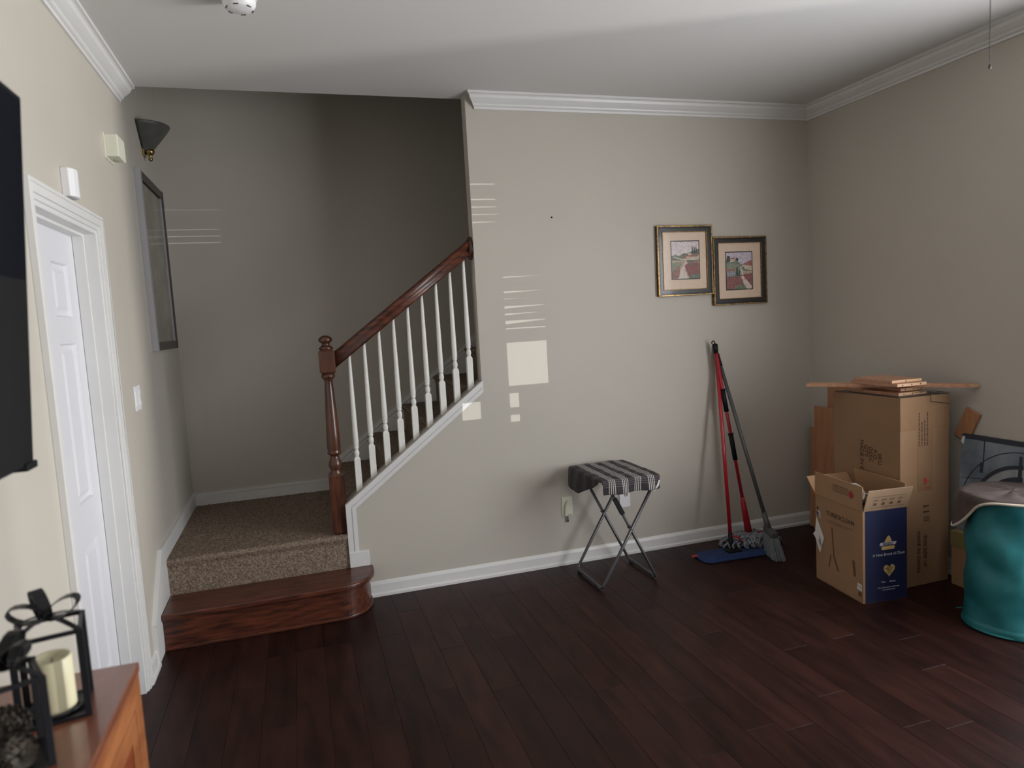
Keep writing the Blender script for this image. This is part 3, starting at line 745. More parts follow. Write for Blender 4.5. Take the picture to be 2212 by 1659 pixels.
# ceiling fan's pull chain (the fan hangs outside the frame)
t = thing('ceiling_fan', 'beaded pull chain of the ceiling fan hanging near the right wall crown', 'ceiling fan', (3.04, -2.25, H))
fx, fy = 3.0475, -2.0
zc = 2.258
q = MB(); n = 0; zz = zc+.010
pts = []
while zz < 2.56:
    q.lathe([(0, zz-.0022), (.0017, zz-.001), (.0022, zz), (.0017, zz+.001), (0, zz+.0022)], (fx, fy, 0), 6); zz += .0052
q.tube([(fx, fy, zc+.008), (fx, fy, 2.56)], .0007, 5)
obj('pull_chain', q, 'iron', t)
q = MB(); q.lathe([(0, zc-.006), (.004, zc-.004), (.005, zc+.002), (.0035, zc+.009), (.0015, zc+.012)], (fx, fy, 0), 12); obj('chain_knob', q, 'dkbrown', t)
q = MB(); q.lathe([(0, 2.55), (.07, 2.555), (.10, 2.575), (.10, 2.62), (.06, 2.64), (.02, 2.65), (.02, 2.70), (.06, 2.715), (.065, H)], (3.04, -2.08, 0), 28); obj('motor_housing', q, 'brass', t)
# ------------------------------------------------------------------ television, cabinet and lanterns at the left
t = thing('television', 'large black flat television on left wall at the frame edge', 'television', (.1, -2.7, 1.6))
q = MB(); P = lambda x_, y_, z_: (x_, y_, z_)
yr = -2.01; yl = -3.45
q.prism([(.135, yr, 1.235), (.100, yr, 1.235), (.170, yr-.01, 2.045), (.200, yr-.015, 2.045)], (0, yl-yr, 0)); obj('bezel', q, 'black', t, bevel=.004)
q = MB(); q.prism([(.1362, yr-.012, 1.262), (.1352, yr-.012, 1.262), (.1990, yr-.024, 2.033), (.2000, yr-.024, 2.033)], (0, yl-yr+.03, 0)); obj('screen', q, 'screen', t)
obj('bottom_lip', B(.100, .142, yr-.06, yr+.004, 1.226, 1.243), 'black', t, bevel=.003)
obj('wall_mount', B(0, .12, -2.9, -2.55, 1.45, 1.8), 'black', t)
CH, CYE, CXW = .75, -2.07, .316
t = thing('tv_cabinet', 'orange cherry wood cabinet under the television, at lower left', 'cabinet', (.16, -2.7, 0))
YE2 = -3.35
q = MB(); q.box(.012, CXW+.0, YE2, CYE, CH-.022, CH); obj('cabinet_top', q, 'cabtop', t, bevel=.0015)
q = MB(); q.box(.012, CXW-.022, YE2+.005, CYE-.005, .06, CH-.022); obj('body', q, 'cabwood', t)
fx0 = CXW-.022
obj('stile', B(fx0, CXW-.002, CYE-.060, CYE-.003, 0, CH-.022), 'cabwood', t, bevel=.001)
obj('stile', B(fx0, CXW-.002, YE2+.003, YE2+.06, 0, CH-.022), 'cabwood', t, bevel=.001)
obj('top_rail', B(fx0, CXW-.002, YE2+.06, CYE-.060, CH-.085, CH-.022), 'cabwood', t, bevel=.001)
obj('bottom_rail', B(fx0, CXW-.002, YE2+.06, CYE-.060, .06, .13), 'cabwood', t, bevel=.001)
for i in range(2):
    a1 = CYE-.063-i*.58; a0 = a1-.572
    d = obj('cabinet_door', B(fx0, CXW-.006, a0, a1, .133, CH-.088), 'cabrecess', t)
    q = MB(); q.box(CXW-.006, CXW-.003, a0, a1, .133, .18); q.box(CXW-.006, CXW-.003, a0, a1, CH-.135, CH-.088); q.box(CXW-.006, CXW-.003, a0, a0+.05, .18, CH-.135); q.box(CXW-.006, CXW-.003, a1-.05, a1, .18, CH-.135)
    obj('door_frame', q, 'cabwood', d)
def strap(q, p, w_, n_, t_=.003):
    """flat strap ribbon through points p, width vector w_"""
    P = [Vector(a) for a in p]; w_ = Vector(w_)
    for a, b in zip(P[:-1], P[1:]):
        d = b-a; nn = d.cross(w_).normalized()*t_/2
        q.obox((a+b)/2, d/2*1.02, w_/2, nn)
def lantern(name, label, cx, cy, s, h, rot, bow, group='gift-shaped strap lanterns on the cabinet'):
    t = thing('strap_lantern', label, 'lantern', (cx, cy, CH), group)
    R_ = Matrix.Rotation(rot, 3, 'Z')
    def W(a, b, c_): v = R_ @ Vector((a, b, 0)); return Vector((cx+v.x, cy+v.y, CH+c_))
    hs = s/2; sw = .013
    for sx in (-1, 1):
        for sy in (-1, 1):
            q = MB(); q.obox(W(sx*hs, sy*hs, h/2), (R_@Vector((sw/2, 0, 0))), (R_@Vector((0, sw/2*.6, 0))), (0, 0, h/2)); obj('post', q, 'iron', t, bevel=.001)
    for zz in (.004, h-.003):
        q = MB()
        for (a, b, c_, d) in ((-1, -1, 1, -1), (1, -1, 1, 1), (1, 1, -1, 1), (-1, 1, -1, -1)):
            p0, p1 = W(a*hs, b*hs, zz), W(c_*hs, d*hs, zz); dd = (p1-p0)
            q.obox((p0+p1)/2, dd/2, dd.normalized().cross(Vector((0, 0, 1)))*.0035, (0, 0, .004))
        obj('rim', q, 'iron', t)
    q = MB(); q.obox(W(0, 0, .003), R_@Vector((hs, 0, 0)), R_@Vector((0, hs, 0)), (0, 0, .002)); obj('tray', q, 'iron', t)
    # crossing top straps and bow loops
    q = MB()
    for a, b in ((1, 1), (1, -1)):
        for sg in (-1, 1):
            pts = [W(sg*a*hs*k_, sg*b*hs*k_, h+.022*math.sin((1-k_)*PI/2)) for k_ in (1, .75, .5, .25, 0)]
            wv = R_@Vector((-b, a, 0)).normalized()*.011; strap(q, pts, wv, None)
    obj('top_strap', q, 'iron', t)
    for ang, ln, hh in bow:
        q = MB(); d = R_@Vector((math.cos(ang), math.sin(ang), 0)); side = Vector((-d.y, d.x, 0))*.024; c0 = W(0, 0, h+.024)
        pts = []
        for i in range(15):
            a = i/14*2*PI; rr = (1-math.cos(a))/2
            pts.append(c0+d*ln*rr+Vector((0, 0, hh*rr*.9+.018*math.sin(a))))
        strap(q, pts, side, None, .002); obj('bow_loop', q, 'iron', t)
    return t, W
LT, LW = lantern('a', 'black strap lantern with bow, farther one, holding the ivory candle', .200, -2.246, .113, .182, .218, ((-.3, .062, .030), (3.0, .066, .018), (2.0, .050, .042)))
c = (.200, -2.250, CH+.008)
t = thing('pillar_candle', 'ivory pillar candle standing inside the farther lantern', 'candle', c)
q = MB(); q.lathe([(0, 0), (.035, 0), (.0365, .004), (.0365, .108), (.035, .112), (.030, .110), (.024, .101), (0, .097)], c, 32); obj('wax_body', q, 'wax', t)
q = MB(); q.tube([(c[0], c[1], c[2]+.095), (c[0]+.002, c[1], c[2]+.109)], .0012, 6); obj('wick', q, 'ink', t)
q = MB(); q.lathe([(0, -.0015), (.046, -.0015), (.050, .006), (.048, .007), (.044, .001), (0, .001)], (c[0], c[1], CH+.0085), 28)
tag(obj('candle_dish', q, 'iron'), 'round black dish beneath the ivory candle in the farther lantern', 'dish')
lantern('b', 'black strap lantern with bow, nearer one at left edge, holding the pine cones', .179, -2.426, .105, .168, .445, ((0.9, .062, .034), (3.6, .06, .03), (-.6, .05, .03)))
def pinecone(cx, cy, cz, s, tilt, az, label):
    t = thing('pine_cone', label, 'pine cone', (cx, cy, cz-s*.5), 'pine cones in the nearer lantern')
    R_ = Matrix.Rotation(az, 3, 'Z') @ Matrix.Rotation(tilt, 3, 'X')
    q = MB(); n = 70
    for i in range(n):
        tt = i/(n-1); a = i*2.39996; z = (tt-.5)*s*1.25; rr = s*.5*math.sin(PI*(.12+.8*tt))**.8
        d = Vector((math.cos(a), math.sin(a), .45)).normalized(); c_ = Vector((0, 0, z))+Vector((math.cos(a), math.sin(a), 0))*rr*.65
        sd = Vector((-math.sin(a), math.cos(a), 0))*s*.12
        tip = c_+d*s*.26*(1-.4*abs(tt-.5))
        pts = [c_-sd*.5, c_+sd*.5, tip+sd*.8+Vector((0, 0, .0)), tip-sd*.8, c_+Vector((0, 0, -s*.06)), tip+Vector((0, 0, -s*.05))]
        pts = [R_@p+Vector((cx, cy, cz)) for p in pts]
        q.add(pts, [(0, 1, 2, 3), (4, 5, 2, 1), (4, 0, 3, 5), (5, 3, 2), (0, 4, 1)])
    obj('scales', q, 'cone', t)
    q = MB(); q.lathe([(0, -s*.5), (s*.2, -s*.3), (s*.24, 0), (s*.12, s*.4), (0, s*.55)], (0, 0, 0), 10); q.v = [tuple(R_@Vector(v)+Vector((cx, cy, cz))) for v in q.v]; obj('core', q, 'cone', t)
pinecone(.198, -2.448, CH+.036, .056, 1.3, .5, 'dark pine cone at the right front inside the nearer lantern')
pinecone(.160, -2.400, CH+.036, .054, 1.2, 2.1, 'dark pine cone at the back inside the nearer lantern')
pinecone(.182, -2.425, CH+.082, .054, 1.0, -.6, 'dark pine cone on top of the others in the nearer lantern')

# ------------------------------------------------------------------ tray table and cloth
t = thing('tray_table', 'folding tray table with crossed grey tube legs by the front wall', 'tray table', (2.38, -.29, 0))
TZ = .608
obj('tray_top', B(2.238, 2.578, -.494, -.082, TZ-.016, TZ), 'tray', t, bevel=.006)
def leg_frame(xf, xt, y0_, y1_, name):
    # U frame: foot bar at xf on the floor along y, uprights rising to xt under the top
    rr = .0085; q = MB()
    up0 = (xt, y0_, TZ-.03); up1 = (xt, y1_, TZ-.03)
    pts = [Vector(up0)]
    f0 = Vector((xf, y0_, rr+.006)); f1 = Vector((xf, y1_, rr+.006))
    def corner(p_prev, p, p_next, rad=.03, n=6):
        a = (Vector(p_prev)-Vector(p)).normalized()*rad; b = (Vector(p_next)-Vector(p)).normalized()*rad; out = []
        for i in range(n+1):
            k_ = i/n; out.append((1-k_)**2*(Vector(p)+a)+2*k_*(1-k_)*Vector(p)+k_*k_*(Vector(p)+b))
        return out
    pts += corner(up0, f0, f1); pts += corner(f0, f1, up1); pts.append(Vector(up1))
    q.tube(pts, rr, 12); return obj(name, q, 'steel', t)
leg_frame(2.205, 2.548, -.135, -.485, 'leg_frame')
leg_frame(2.548, 2.268, -.118, -.462, 'leg_frame')
for yy in (-.122, -.474):
    q = MB(); q.lathe([(.006, yy-.02), (.006, yy+.02)], (2.388, 0, .325), 10, axis='y'); obj('pivot', q, 'steel', t)
for p in ((2.205, -.165), (2.205, -.455), (2.548, -.148), (2.548, -.432)):
    q = MB(); q.lathe([(.011, p[1]-.012), (.0115, p[1]), (.011, p[1]+.012)], (p[0], 0, .0115), 10, axis='y'); obj('foot_pad', q, 'steel', t)
q = MB(); a_ = Vector((2.548, -.462, .01)); b_ = Vector((2.268, -.462, TZ-.03)); d_ = (b_-a_).normalized(); m0 = a_.lerp(b_, .70); m1 = a_.lerp(b_, .86)
q.obox((m0+m1)/2+Vector((0, -.006, 0)), (m1-m0)/2, (0, .010, 0), d_.cross(Vector((0, 1, 0)))*.012); obj('clip', q, 'black', t, bevel=.002)
for xa, ya, yb in ((2.268, -.118, -.462), (2.548, -.135, -.485)):
    q = MB(); q.tube([(xa, ya, TZ-.028), (xa, yb, TZ-.028)], .007, 8); obj('top_bar', q, 'steel', t)
# cloth
CL0, CL1, CB, CF = 2.222, 2.556, -.068, -.505     # left, right, back, front
FD = .083
def cloth_pt(uu, vv):
    # uu: across x in metres from the left hem, vv: from the back towards the front hem
    ld = .125   # left drop length
    x_ = CL0+(uu-ld); y_ = CB-vv; z_ = TZ+.006
    z_ += .0022*math.sin(uu*38+vv*9)*math.sin(vv*21+1)+.002*math.sin(vv*70)*.5
    L = CB-CF
    if y_ < CF:   # front drop
        d = CF-y_; rr = .012
        dd = max(0, d-rr); z_ -= min(d, rr)*.5+dd; y_ = CF-min(d, rr)*.8-.012*math.sin(uu*33+.7)*min(1, dd/.05)-.004
    if uu < ld:   # left drop
        d = ld-uu; rr = .012; dd = max(0, d-rr)
        z_ -= min(d, rr)*.5+dd; x_ = CL0-min(d, rr)*.8-.020*math.sin(vv*11+.3)*min(1, dd/.07)-.006
        if y_ < CF+.05: pass
    return Vector((x_, y_, z_))
q = MB(); NU, NV = 74, 78
def cfn(a, b):
    vv = b*(CB-CF+FD)
    ld = .125
    # left hem shortens toward the front
    lmin = (.0 if vv < .18 else min(.085, (vv-.18)*.42))
    hi = ld+(CL1-CL0)
    uu = lmin+a*(hi-lmin)
    if vv > (CB-CF): # front corner pulls in so the front panel hangs from the left edge of the top
        k_ = (vv-(CB-CF))/FD; uu = max(uu, ld-.012*(1-k_))
        uu = (ld-.002+.006*k_)+a*(hi-ld+.002-.006*k_)
    elif vv > (CB-CF)-.05:
        k_ = (vv-(CB-CF)+.05)/.05; lo = lmin*(1-k_)+(ld-.002)*k_; uu = lo+a*(hi-lo)
    return cloth_pt(uu, vv)
def cuv(a, b):
    p = cfn(a, b)
    return ((p.x-2.255+2.31) if p.x > CL0-.001 else 2.2875, b*.52)
q.grid(cfn, NU, NV, uvfn=cuv)
tc_ = tag(obj('striped_cloth', q, 'cloth', thick=.0025), 'charcoal cloth with white stripe groups draped over the tray table', 'cloth')
q = MB(); q.add([(2.512, -.5275, .533), (2.518, -.5275, .527), (2.545, -.5285, .555), (2.552, -.5285, .585), (2.545, -.5285, .585), (2.532, -.5275, .555)], [(0, 1, 2, 3, 4, 5)]); obj('white_tag', q, 'paper', tc_, thick=.001)

# ------------------------------------------------------------------ mops and broom leaning in the corner
def pole(q, a, b, r_, mi=0, seg=12): q.tube([a, b], r_, seg, mi)
# flat mop
t = thing('flat_mop', 'red-handled flat mop with blue pad, left of the string mop', 'mop', (3.14, -.27, 0))
pb = Vector((3.168, -.262, .075)); pt = Vector((3.262, -.020, 1.235))
q = MB(); pole(q, pb, pt, .0115); obj('pole', q, 'red', t)
q = MB(); d_ = (pt-pb).normalized(); pole(q, pb-d_*.055, pb+d_*.045, .0145); obj('pole_socket', q, 'black', t)
pole_top = MB(); pole(pole_top, pt-d_*.04, pt+d_*.03, .0125); obj('pole_tip', pole_top, 'black', t)
q = MB(); q.tube([pb+Vector((.004, -.004, .03)), pb+Vector((.04, -.02, .02)), pb+Vector((.058, -.03, -.01))], .006, 8); obj('swivel_lever', q, 'redpl', t)
pa, pbb = Vector((2.925, -.292, .014)), Vector((3.385, -.312, .014)); dv = (pbb-pa).normalized(); nv_ = Vector((-dv.y, dv.x, 0))
q = MB()
def padf(a, b):
    L_ = (pbb-pa).length; end = .5-abs(a-.5); taper = min(1, .66+end*5)
    wdt = .178*taper*(b-.5)
    p = pa+dv*(L_*a)+nv_*wdt; e = min(b, 1-b, end*1.5)
    return Vector((p.x, p.y, .004+.016*min(1, e*9)+noise.noise(p*60)*.002))
q.grid(padf, 60, 26); pad = obj('microfibre_pad', q, 'bluepad', t, thick=.006)
q = MB(); q.obox((pa+pbb)/2+Vector((0, 0, .010)), dv*.045, nv_*.032, (0, 0, .010)); obj('pad_plate', q, 'black', t, bevel=.004)
q = MB(); q.obox(pa-dv*.018+Vector((0, .02, .006)), dv*.020, nv_*.008, (0, 0, .005)); obj('release_tab', q, 'redpl', t, bevel=.003)
# string mop
t = thing('string_mop', 'red string mop with two black grips and grey yarn head', 'mop', (3.39, -.17, 0))
sb = Vector((3.352, -.185, .075)); stp = Vector((3.235, -.050, 1.245)); d_ = (stp-sb).normalized()
q = MB(); pole(q, sb+d_*.2, stp, .0105); obj('pole', q, 'red', t)
q = MB(); q.tube([sb-d_*.01, sb+d_*.19, sb+d_*.20, sb+d_*.23], [.0235, .0165, .0135, .0125], 16); obj('wringer_cone', q, 'redpl', t)
for k0, k1 in ((.655, .775), (.395, .535)):
    q = MB(); Ln = (stp-sb).length; pole(q, sb+d_*Ln*k0, sb+d_*Ln*k1, .0150); q.tube([sb+d_*Ln*(k1-.004), sb+d_*Ln*(k1+.004)], .0175, 12); obj('grip', q, 'black', t)
q = MB(); pole(q, stp-d_*.035, stp+d_*.025, .0135)
top = stp+d_*.025; hk = []
for i in range(9):
    a = -PI*.1+i/8*PI*1.15; hk.append(top+Vector((-.008+.011*math.cos(a), -.002, .004+.014*math.sin(a))))
q.tube(hk, .0038, 8); obj('hang_hook', q, 'black', t)
yc = Vector((3.335, -.215, 0))
q = MB()
for i in range(150):
    a = random.uniform(0, 2*PI); L_ = random.uniform(.12, .20); blue = random.random() < .3 and math.sin(a) < 0
    rx = 1.05 if abs(math.cos(a)) > .5 else .8
    top_ = yc+Vector((random.uniform(-.05, .05), random.uniform(-.03, .03), .062+random.uniform(0, .018)))
    e = yc+Vector((math.cos(a)*L_*rx, math.sin(a)*L_*.62, .034+random.uniform(0, .02)))
    e.y = max(-.36, min(-.035, e.y)); cu = random.uniform(-.05, .05)
    mid = (top_+e)/2+Vector((cu*math.sin(a), -cu*math.cos(a), .018))
    pts = [top_.lerp(mid, k_/3) for k_ in range(3)]+[mid.lerp(e, k_/3) for k_ in range(4)]
    pts.append(e+Vector((math.cos(a+1.2), math.sin(a+1.2)*.5, 0))*.02)
    pts[-1].y = min(-.03, pts[-1].y); pts[-1].z = .030 if (-.41 < pts[-1].y < -.19 and pts[-1].x < 3.40) else .008
    q.tube(pts, .0062, 5, mi=1 if blue else 0)
y_ = obj('yarn_head', q, ('yarn', 'yarnb'), t); y_['kind'] = 'stuff'
q = MB(); q.tube([(3.385, -.235, .088), (3.43, -.215, .075), (3.462, -.205, .06)], .0065, 8); obj('yarn_tie', q, 'redpl', t)
# broom
t = thing('broom', 'dark grey angle broom, rightmost of the tools leaning in the corner', 'broom', (3.4, -.3, 0))
b0 = Vector((3.352, -.365, .190)); b1 = Vector((3.268, -.035, 1.175)); d_ = (b1-b0).normalized()
q = MB(); pole(q, b0, b1, .0115); obj('pole', q, 'greypole', t)
q = MB(); q.tube([b0-d_*.055, b0+d_*.06], [.019, .014], 14); obj('pole_socket', q, 'greypole', t)
q = MB(); q.tube([b1-d_*.05, b1+d_*.03], .0128, 12); obj('pole_tip', q, 'black', t)
hb = Vector((3.352, -.385, .145)); hd = Vector((-.050, -.190, -.02)); hd.normalize()
q = MB(); q.obox(hb+hd*.018, hd*.062, Vector((hd.y, -hd.x, 0)).normalized()*.022, (0, 0, .018)); obj('broom_head', q, 'greypole', t, bevel=.008)
q = MB(); sd = Vector((hd.y, -hd.x, 0)).normalized()
for i in range(240):
    a = random.uniform(-.035, .072); b = random.uniform(-.018, .018)
    p0 = hb+hd*a+sd*b+Vector((0, 0, -.01)); p1 = hb+hd*(a*1.5+.045)+sd*b*1.8; p1.z = random.uniform(.001, .012)
    q.tube([p0, p0.lerp(p1, .5)+sd*b*.2, p1], .0019, 4, cap=False)
bb = obj('bristles', q, 'bristle', t); bb['kind'] = 'stuff'

# ------------------------------------------------------------------ boxes, boards and the rest in the right corner
# tall carton
TX0, TX1, TY0, TY1, TH = 3.597, 3.918, -1.105, -.650, .990
t = thing('tall_carton', 'tall taped brown carton standing behind the open box', 'box', ((TX0+TX1)/2, (TY0+TY1)/2, 0))
obj('carton_body', B(TX0, TX1, TY0, TY1, 0, TH), 'card', t, bevel=.003)
q = MB(); q.box(TX0+.001, TX1-.001, TY0-.0010, TY0+.01, TH-.17, TH+.0008); q.box(TX0+.11, TX1-.11, TY0-.0010, TY0+.01, 0.50, TH-.17)
obj('packing_tape', q, 'tape', t)
q = MB(); q.box(TX0+.005, TX1-.005, TY0+.01, TY1-.01, TH+.0008, TH+.002); obj('top_seam_flap', q, 'dkbrown', t)
xw, yw = -.0012, 0
XL = TX0-.0012; YF = TY0-.0014
for s_, yy, zz, sz in (('SKU', -.975, .660, .034), ('P.O.', -.945, .675, .034), ('DESC', -.915, .675, .034), ('QTY', -.885, .690, .034), ('MADE IN CHINA', -.855, .620, .034)):
    text(s_, sz, (XL, yy, zz), (0, 0, -1), (0, -1, 0), 'ink', t)
q = MB()
for i in range(4):
    xx = 3.716+i*.018; z0_, z1_ = (.735, .86) if i % 3 else (.735, .90)
    zz = z0_
    while zz < z1_:
        l_ = random.uniform(.006, .022); q.box(xx, xx+.006, YF, YF+.0006, zz, zz+l_); zz += l_+.004
obj('small_print', q, 'ink', t)
q = MB(); q.add([(3.745, YF, .560), (3.752, YF, .530), (3.766, YF, .540), (3.770, YF, .556), (3.758, YF, .570)], [(0, 1, 2, 3, 4)]); q.box(3.768, 3.785, YF, YF+.0005, .548, .552)
q.box(3.752, 3.795, YF, YF+.0005, .512, .516); q.box(3.755, 3.785, YF, YF+.0005, .502, .505)
obj('red_mark', q, 'inkred', t)
q = MB()
for zz in (.415, .385):
    q.box(3.755, 3.785, YF, YF+.0005, zz, zz+.007); q.add([(3.755, YF, zz-.004), (3.755, YF, zz+.011), (3.742, YF, zz+.0035)], [(0, 2, 1)])
for zz in (.36, .35, .34): q.box(3.748, 3.788, YF, YF+.0005, zz, zz+.003)
obj('arrow_marks', q, 'ink', t)
for xx, s_ in ((3.715, 'MADE IN CHINA'), (3.757, 'THIS SIDE UP')):
    text(s_, .03, (xx, YF, .18), (0, 0, -1), (1, 0, 0), 'ink', t)
# stacked boards and long slat on top of the carton
def board(name, label, near, lx, ly, th, zt, rot, holes=3, cat='board', group='boards stacked on the tall carton', mt='pine', cam_=True):
    t = thing(name, label, cat, (near[0]+lx/2, near[1]+ly/2, zt-th), group)
    R_ = Matrix.Rotation(rot, 3, 'Z')
    def W(a, b, c_): v = R_@Vector((a, b, 0)); return Vector((near[0]+v.x, near[1]+v.y, zt-th+c_))
    q = MB(); q.obox(W(lx/2, ly/2, th/2), R_@Vector((lx/2, 0, 0)), R_@Vector((0, ly/2, 0)), (0, 0, th/2)); obj('plank', q, mt, t, bevel=.0008, seg=1)
    q = MB(); q.obox(W(lx/2, -.0004, th/2), R_@Vector((lx/2-.001, 0, 0)), R_@Vector((0, .0006, 0)), (0, 0, th/2-.0012)); obj('cut_edge', q, 'pineend', t)
    for i in range(holes):
        q = MB(); c_ = W(lx*(i+.6)/(holes+.3), -.0016, th/2); q.lathe([(0, -.0005), (.0032, -.0005), (.0032, .0003)], (c_.x, c_.y, c_.z), 10, axis='y'); obj('dowel_hole', q, 'ink', t)
    return t
board('wood_board', 'pinkish wood board lying directly on the tall carton top', (3.655, -1.040), .19, .33, .017, 1.008, .02)
board('wood_board', 'pinkish wood board second from the bottom of the stack on the carton', (3.705, -1.005), .165, .30, .016, 1.0250, -.04)
board('wood_board', 'pinkish wood board just above the long slat on the carton', (3.60, -1.085), .185, .31, .016, 1.062+.0, -.02)
board('wood_board', 'pinkish wood board topmost of the stack on the carton', (3.60, -1.052), .190, .26, .015, 1.0775, -.02, holes=1)
a_ = Vector((3.470, -.600, 1.026)); b_ = Vector((3.970, -1.205, 1.026)); q = MB(); hw = .030
q.prism([a_+Vector((-hw, -.02, 0)), (b_.x-hw, b_.y, 1.026), (b_.x+hw, b_.y, 1.026), a_+Vector((hw, .02, 0))], (0, 0, .019))
ls = tag(obj('long_slat', q, 'pine', bevel=.0008, seg=1), 'long thin wood slat jutting out both sides of the board stack', 'slat')
obj('cut_end', B(b_.x-hw+.001, b_.x+hw-.001, b_.y-.0007, b_.y+.001, 1.0268, 1.0442), 'pineend', ls)
q = MB(); wy = -1.118
q.tube([(3.705, wy+.03, 1.012), (3.78, wy, 1.018), (3.90, wy-.005, .998)], .0016, 6); q.tube([(3.780, wy, 1.018), (3.779, wy-.002, .962)], .0016, 6); q.tube([(3.779, wy-.002, .962), (3.900, wy-.006, .942)], .0016, 6)
tag(obj('wire_bracket', q, 'wire'), 'thin black wire bracket hanging over the tall carton front corner', 'bracket')
q = MB()
for i in range(5):
    q.tube([(3.83+.012*i, -.96, 1.012), (3.86+.008*i, -.93+.01*i, 1.045-.004*i), (3.90-.004*i, -.95, 1.02)], .0045, 6)
tag(obj('plastic_wrap', q, 'plasticbag'), 'crumpled clear plastic scrap behind the boards on the carton', 'plastic scrap')
# flat panels standing in the corner against the right wall
for nm, lab, x0, y0_, y1_, h in (('leaning_board', 'orange wood board leaning in the corner, tallest of three', 3.982, -.60, -.190, .960), ('leaning_board', 'orange wood board leaning in the corner, shortest and nearest the front wall', 3.960, -.58, -.050, .672), ('leaning_board', 'orange wood board leaning in the corner, middle height, outermost', 3.935, -.60, -.118, .822)):
    q = MB(); q.prism([(x0-.028, y0_, .001), (x0-.012, y0_, .001), (x0+.0, y0_, h), (x0-.016, y0_, h)], (0, y1_-y0_, 0))
    tag(obj(nm, q, 'panel', bevel=.001, seg=1), lab, 'board', 'orange boards in the corner')
# open box in front
FA, FB, FC, FDp = Vector((3.299, -1.167, 0)), Vector((3.546, -1.193, 0)), Vector((3.584, -.826, 0)), Vector((3.337, -.800, 0))
FH = .468
t = thing('open_carton', 'open brown carton with navy printed side and flaps up', 'box', ((FA+FC)/2), None)
def wallpanel(a, b, z0_, z1_, th=.004, inward=None):
    d = (b-a).normalized(); n_ = Vector((-d.y, d.x, 0)); q = MB()
    q.prism([a+Vector((0, 0, z0_)), b+Vector((0, 0, z0_)), b+Vector((0, 0, z1_)), a+Vector((0, 0, z1_))], n_*th); return q
for a, b, nm, mt in ((FA, FB, 'side_panel', 'card2'), (FB, FC, 'side_panel', 'card2'), (FC, FDp, 'side_panel', 'card2'), (FDp, FA, 'side_panel', 'card2')):
    obj(nm, wallpanel(a, b, 0, FH), mt, t)
q = MB(); q.prism([p+Vector((0, 0, .002)) for p in (FA, FB, FC, FDp)], (0, 0, .004)); obj('base_panel', q, 'card2', t)
up_ = Vector((0, 0, 1)); e1 = (FB-FA).normalized(); n1 = Vector((e1.y, -e1.x, 0)); e2 = (FA-FDp).normalized(); n2 = Vector((e2.y, -e2.x, 0))
# navy print on the side facing the camera-right
q = MB(); o_ = n1*.0008
q.add([FA+o_+e1*.012+up_*.001, FB+o_+up_*.001-e1*.001, FB+o_+up_*(FH-.001)-e1*.001, FA+o_+e1*.012+up_*(FH-.001)], [(0, 1, 2, 3)]); obj('navy_print', q, 'navyprint', t)
cxm = FA+e1*.142+n1*.0014
def onf(a, b): return cxm+e1*a+up_*b
q = MB()
q.add([onf(-.024, .300), onf(.020, .300), onf(.010, .325), onf(.001, .333), onf(-.008, .325)], [(0, 1, 2, 3, 4)])
cap_ = [onf(-.027+.004*math.cos(a)*-1-.0, .262) for a in ()]
bar = [(-.034, .262), (.030, .262), (.035, .266), (.035, .276), (.030, .280), (-.034, .280), (-.039, .276), (-.039, .266)]
q.add([onf(*p) for p in bar], [tuple(range(8))])
obj('emblem', q, 'inkyel', t); q = MB()
heart = []
for i in range(28):
    a = 2*PI*i/28; hx = 16*math.sin(a)**3; hz = 13*math.cos(a)-5*math.cos(2*a)-2*math.cos(3*a)-math.cos(4*a); heart.append(onf(.004-hx*.0020, .158+hz*.0022))
q.add(heart, [tuple(range(28))])
obj('heart_emblem', q, 'inkyel', t)
q = MB(); q.add([onf(-.050, .284)+n1*.0002, onf(.040, .284)+n1*.0002, onf(.046, .300)+n1*.0002, onf(-.046, .299)+n1*.0002], [(0, 1, 2, 3)]); obj('emblem_band', q, 'inkwht', t)
text('BISSELL', .0175, onf(-.003, .291)+n1*.0008, e1, up_, 'navyprint', t)
text('A New Breed of Clean', .0195, onf(.002, .238), e1, up_, 'inkwht', t)
for i, s_ in enumerate(('LOVE', 'EVERY PET', 'SAVES', 'PETS')): text(s_, .0095, onf(.004, .176-.011*i)+n1*.0006, e1, up_, 'ink', t)
text('Pets     Home', .014, onf(.0, .098), e1, up_, 'inkwht', t)
text('We proudly support homeless pets', .0085, onf(.0, .070), e1, up_, 'inkwht', t)
text('every purchase helps', .0085, onf(.0, .058), e1, up_, 'inkwht', t)
# left face print
def onl(s_, b): return FDp+e2*s_+n2*.0010+up_*b
text('TURBOCLEAN', .034, onl(.20, .388), e2, up_, 'ink', t)
q = MB()
for zz, a0, a1 in ((.352, .10, .30), (.342, .10, .26)): q.add([onl(a0, zz), onl(a1, zz), onl(a1, zz+.003), onl(a0, zz+.003)], [(0, 1, 2, 3)])
for (a0, z0_, a1, z1_, wd) in ((.135, .32, .150, .17, .010), (.150, .17, .185, .10, .016), (.125, .17, .110, .10, .010), (.10, .08, .22, .07, .014), (.30, .20, .31, .12, .018)):
    q.add([onl(a0-wd/2, z0_), onl(a1-wd/2, z1_), onl(a1+wd/2, z1_), onl(a0+wd/2, z0_)], [(0, 1, 2, 3)])
q.add([onl(.335, .032), onl(.36, .030), onl(.36, .052), onl(.335, .054)], [(0, 1, 2, 3)])
obj('appliance_drawing', q, 'inkfaint', t)
q = MB(); q.add([onl(.325, .062), onl(.362, .060), onl(.362, .078), onl(.325, .080)], [(0, 1, 2, 3)]); q.add([onl(.330, .083), onl(.362, .081), onl(.362, .094), onl(.330, .096)], [(0, 1, 2, 3)]); obj('barcode_label', q, 'paper', t)
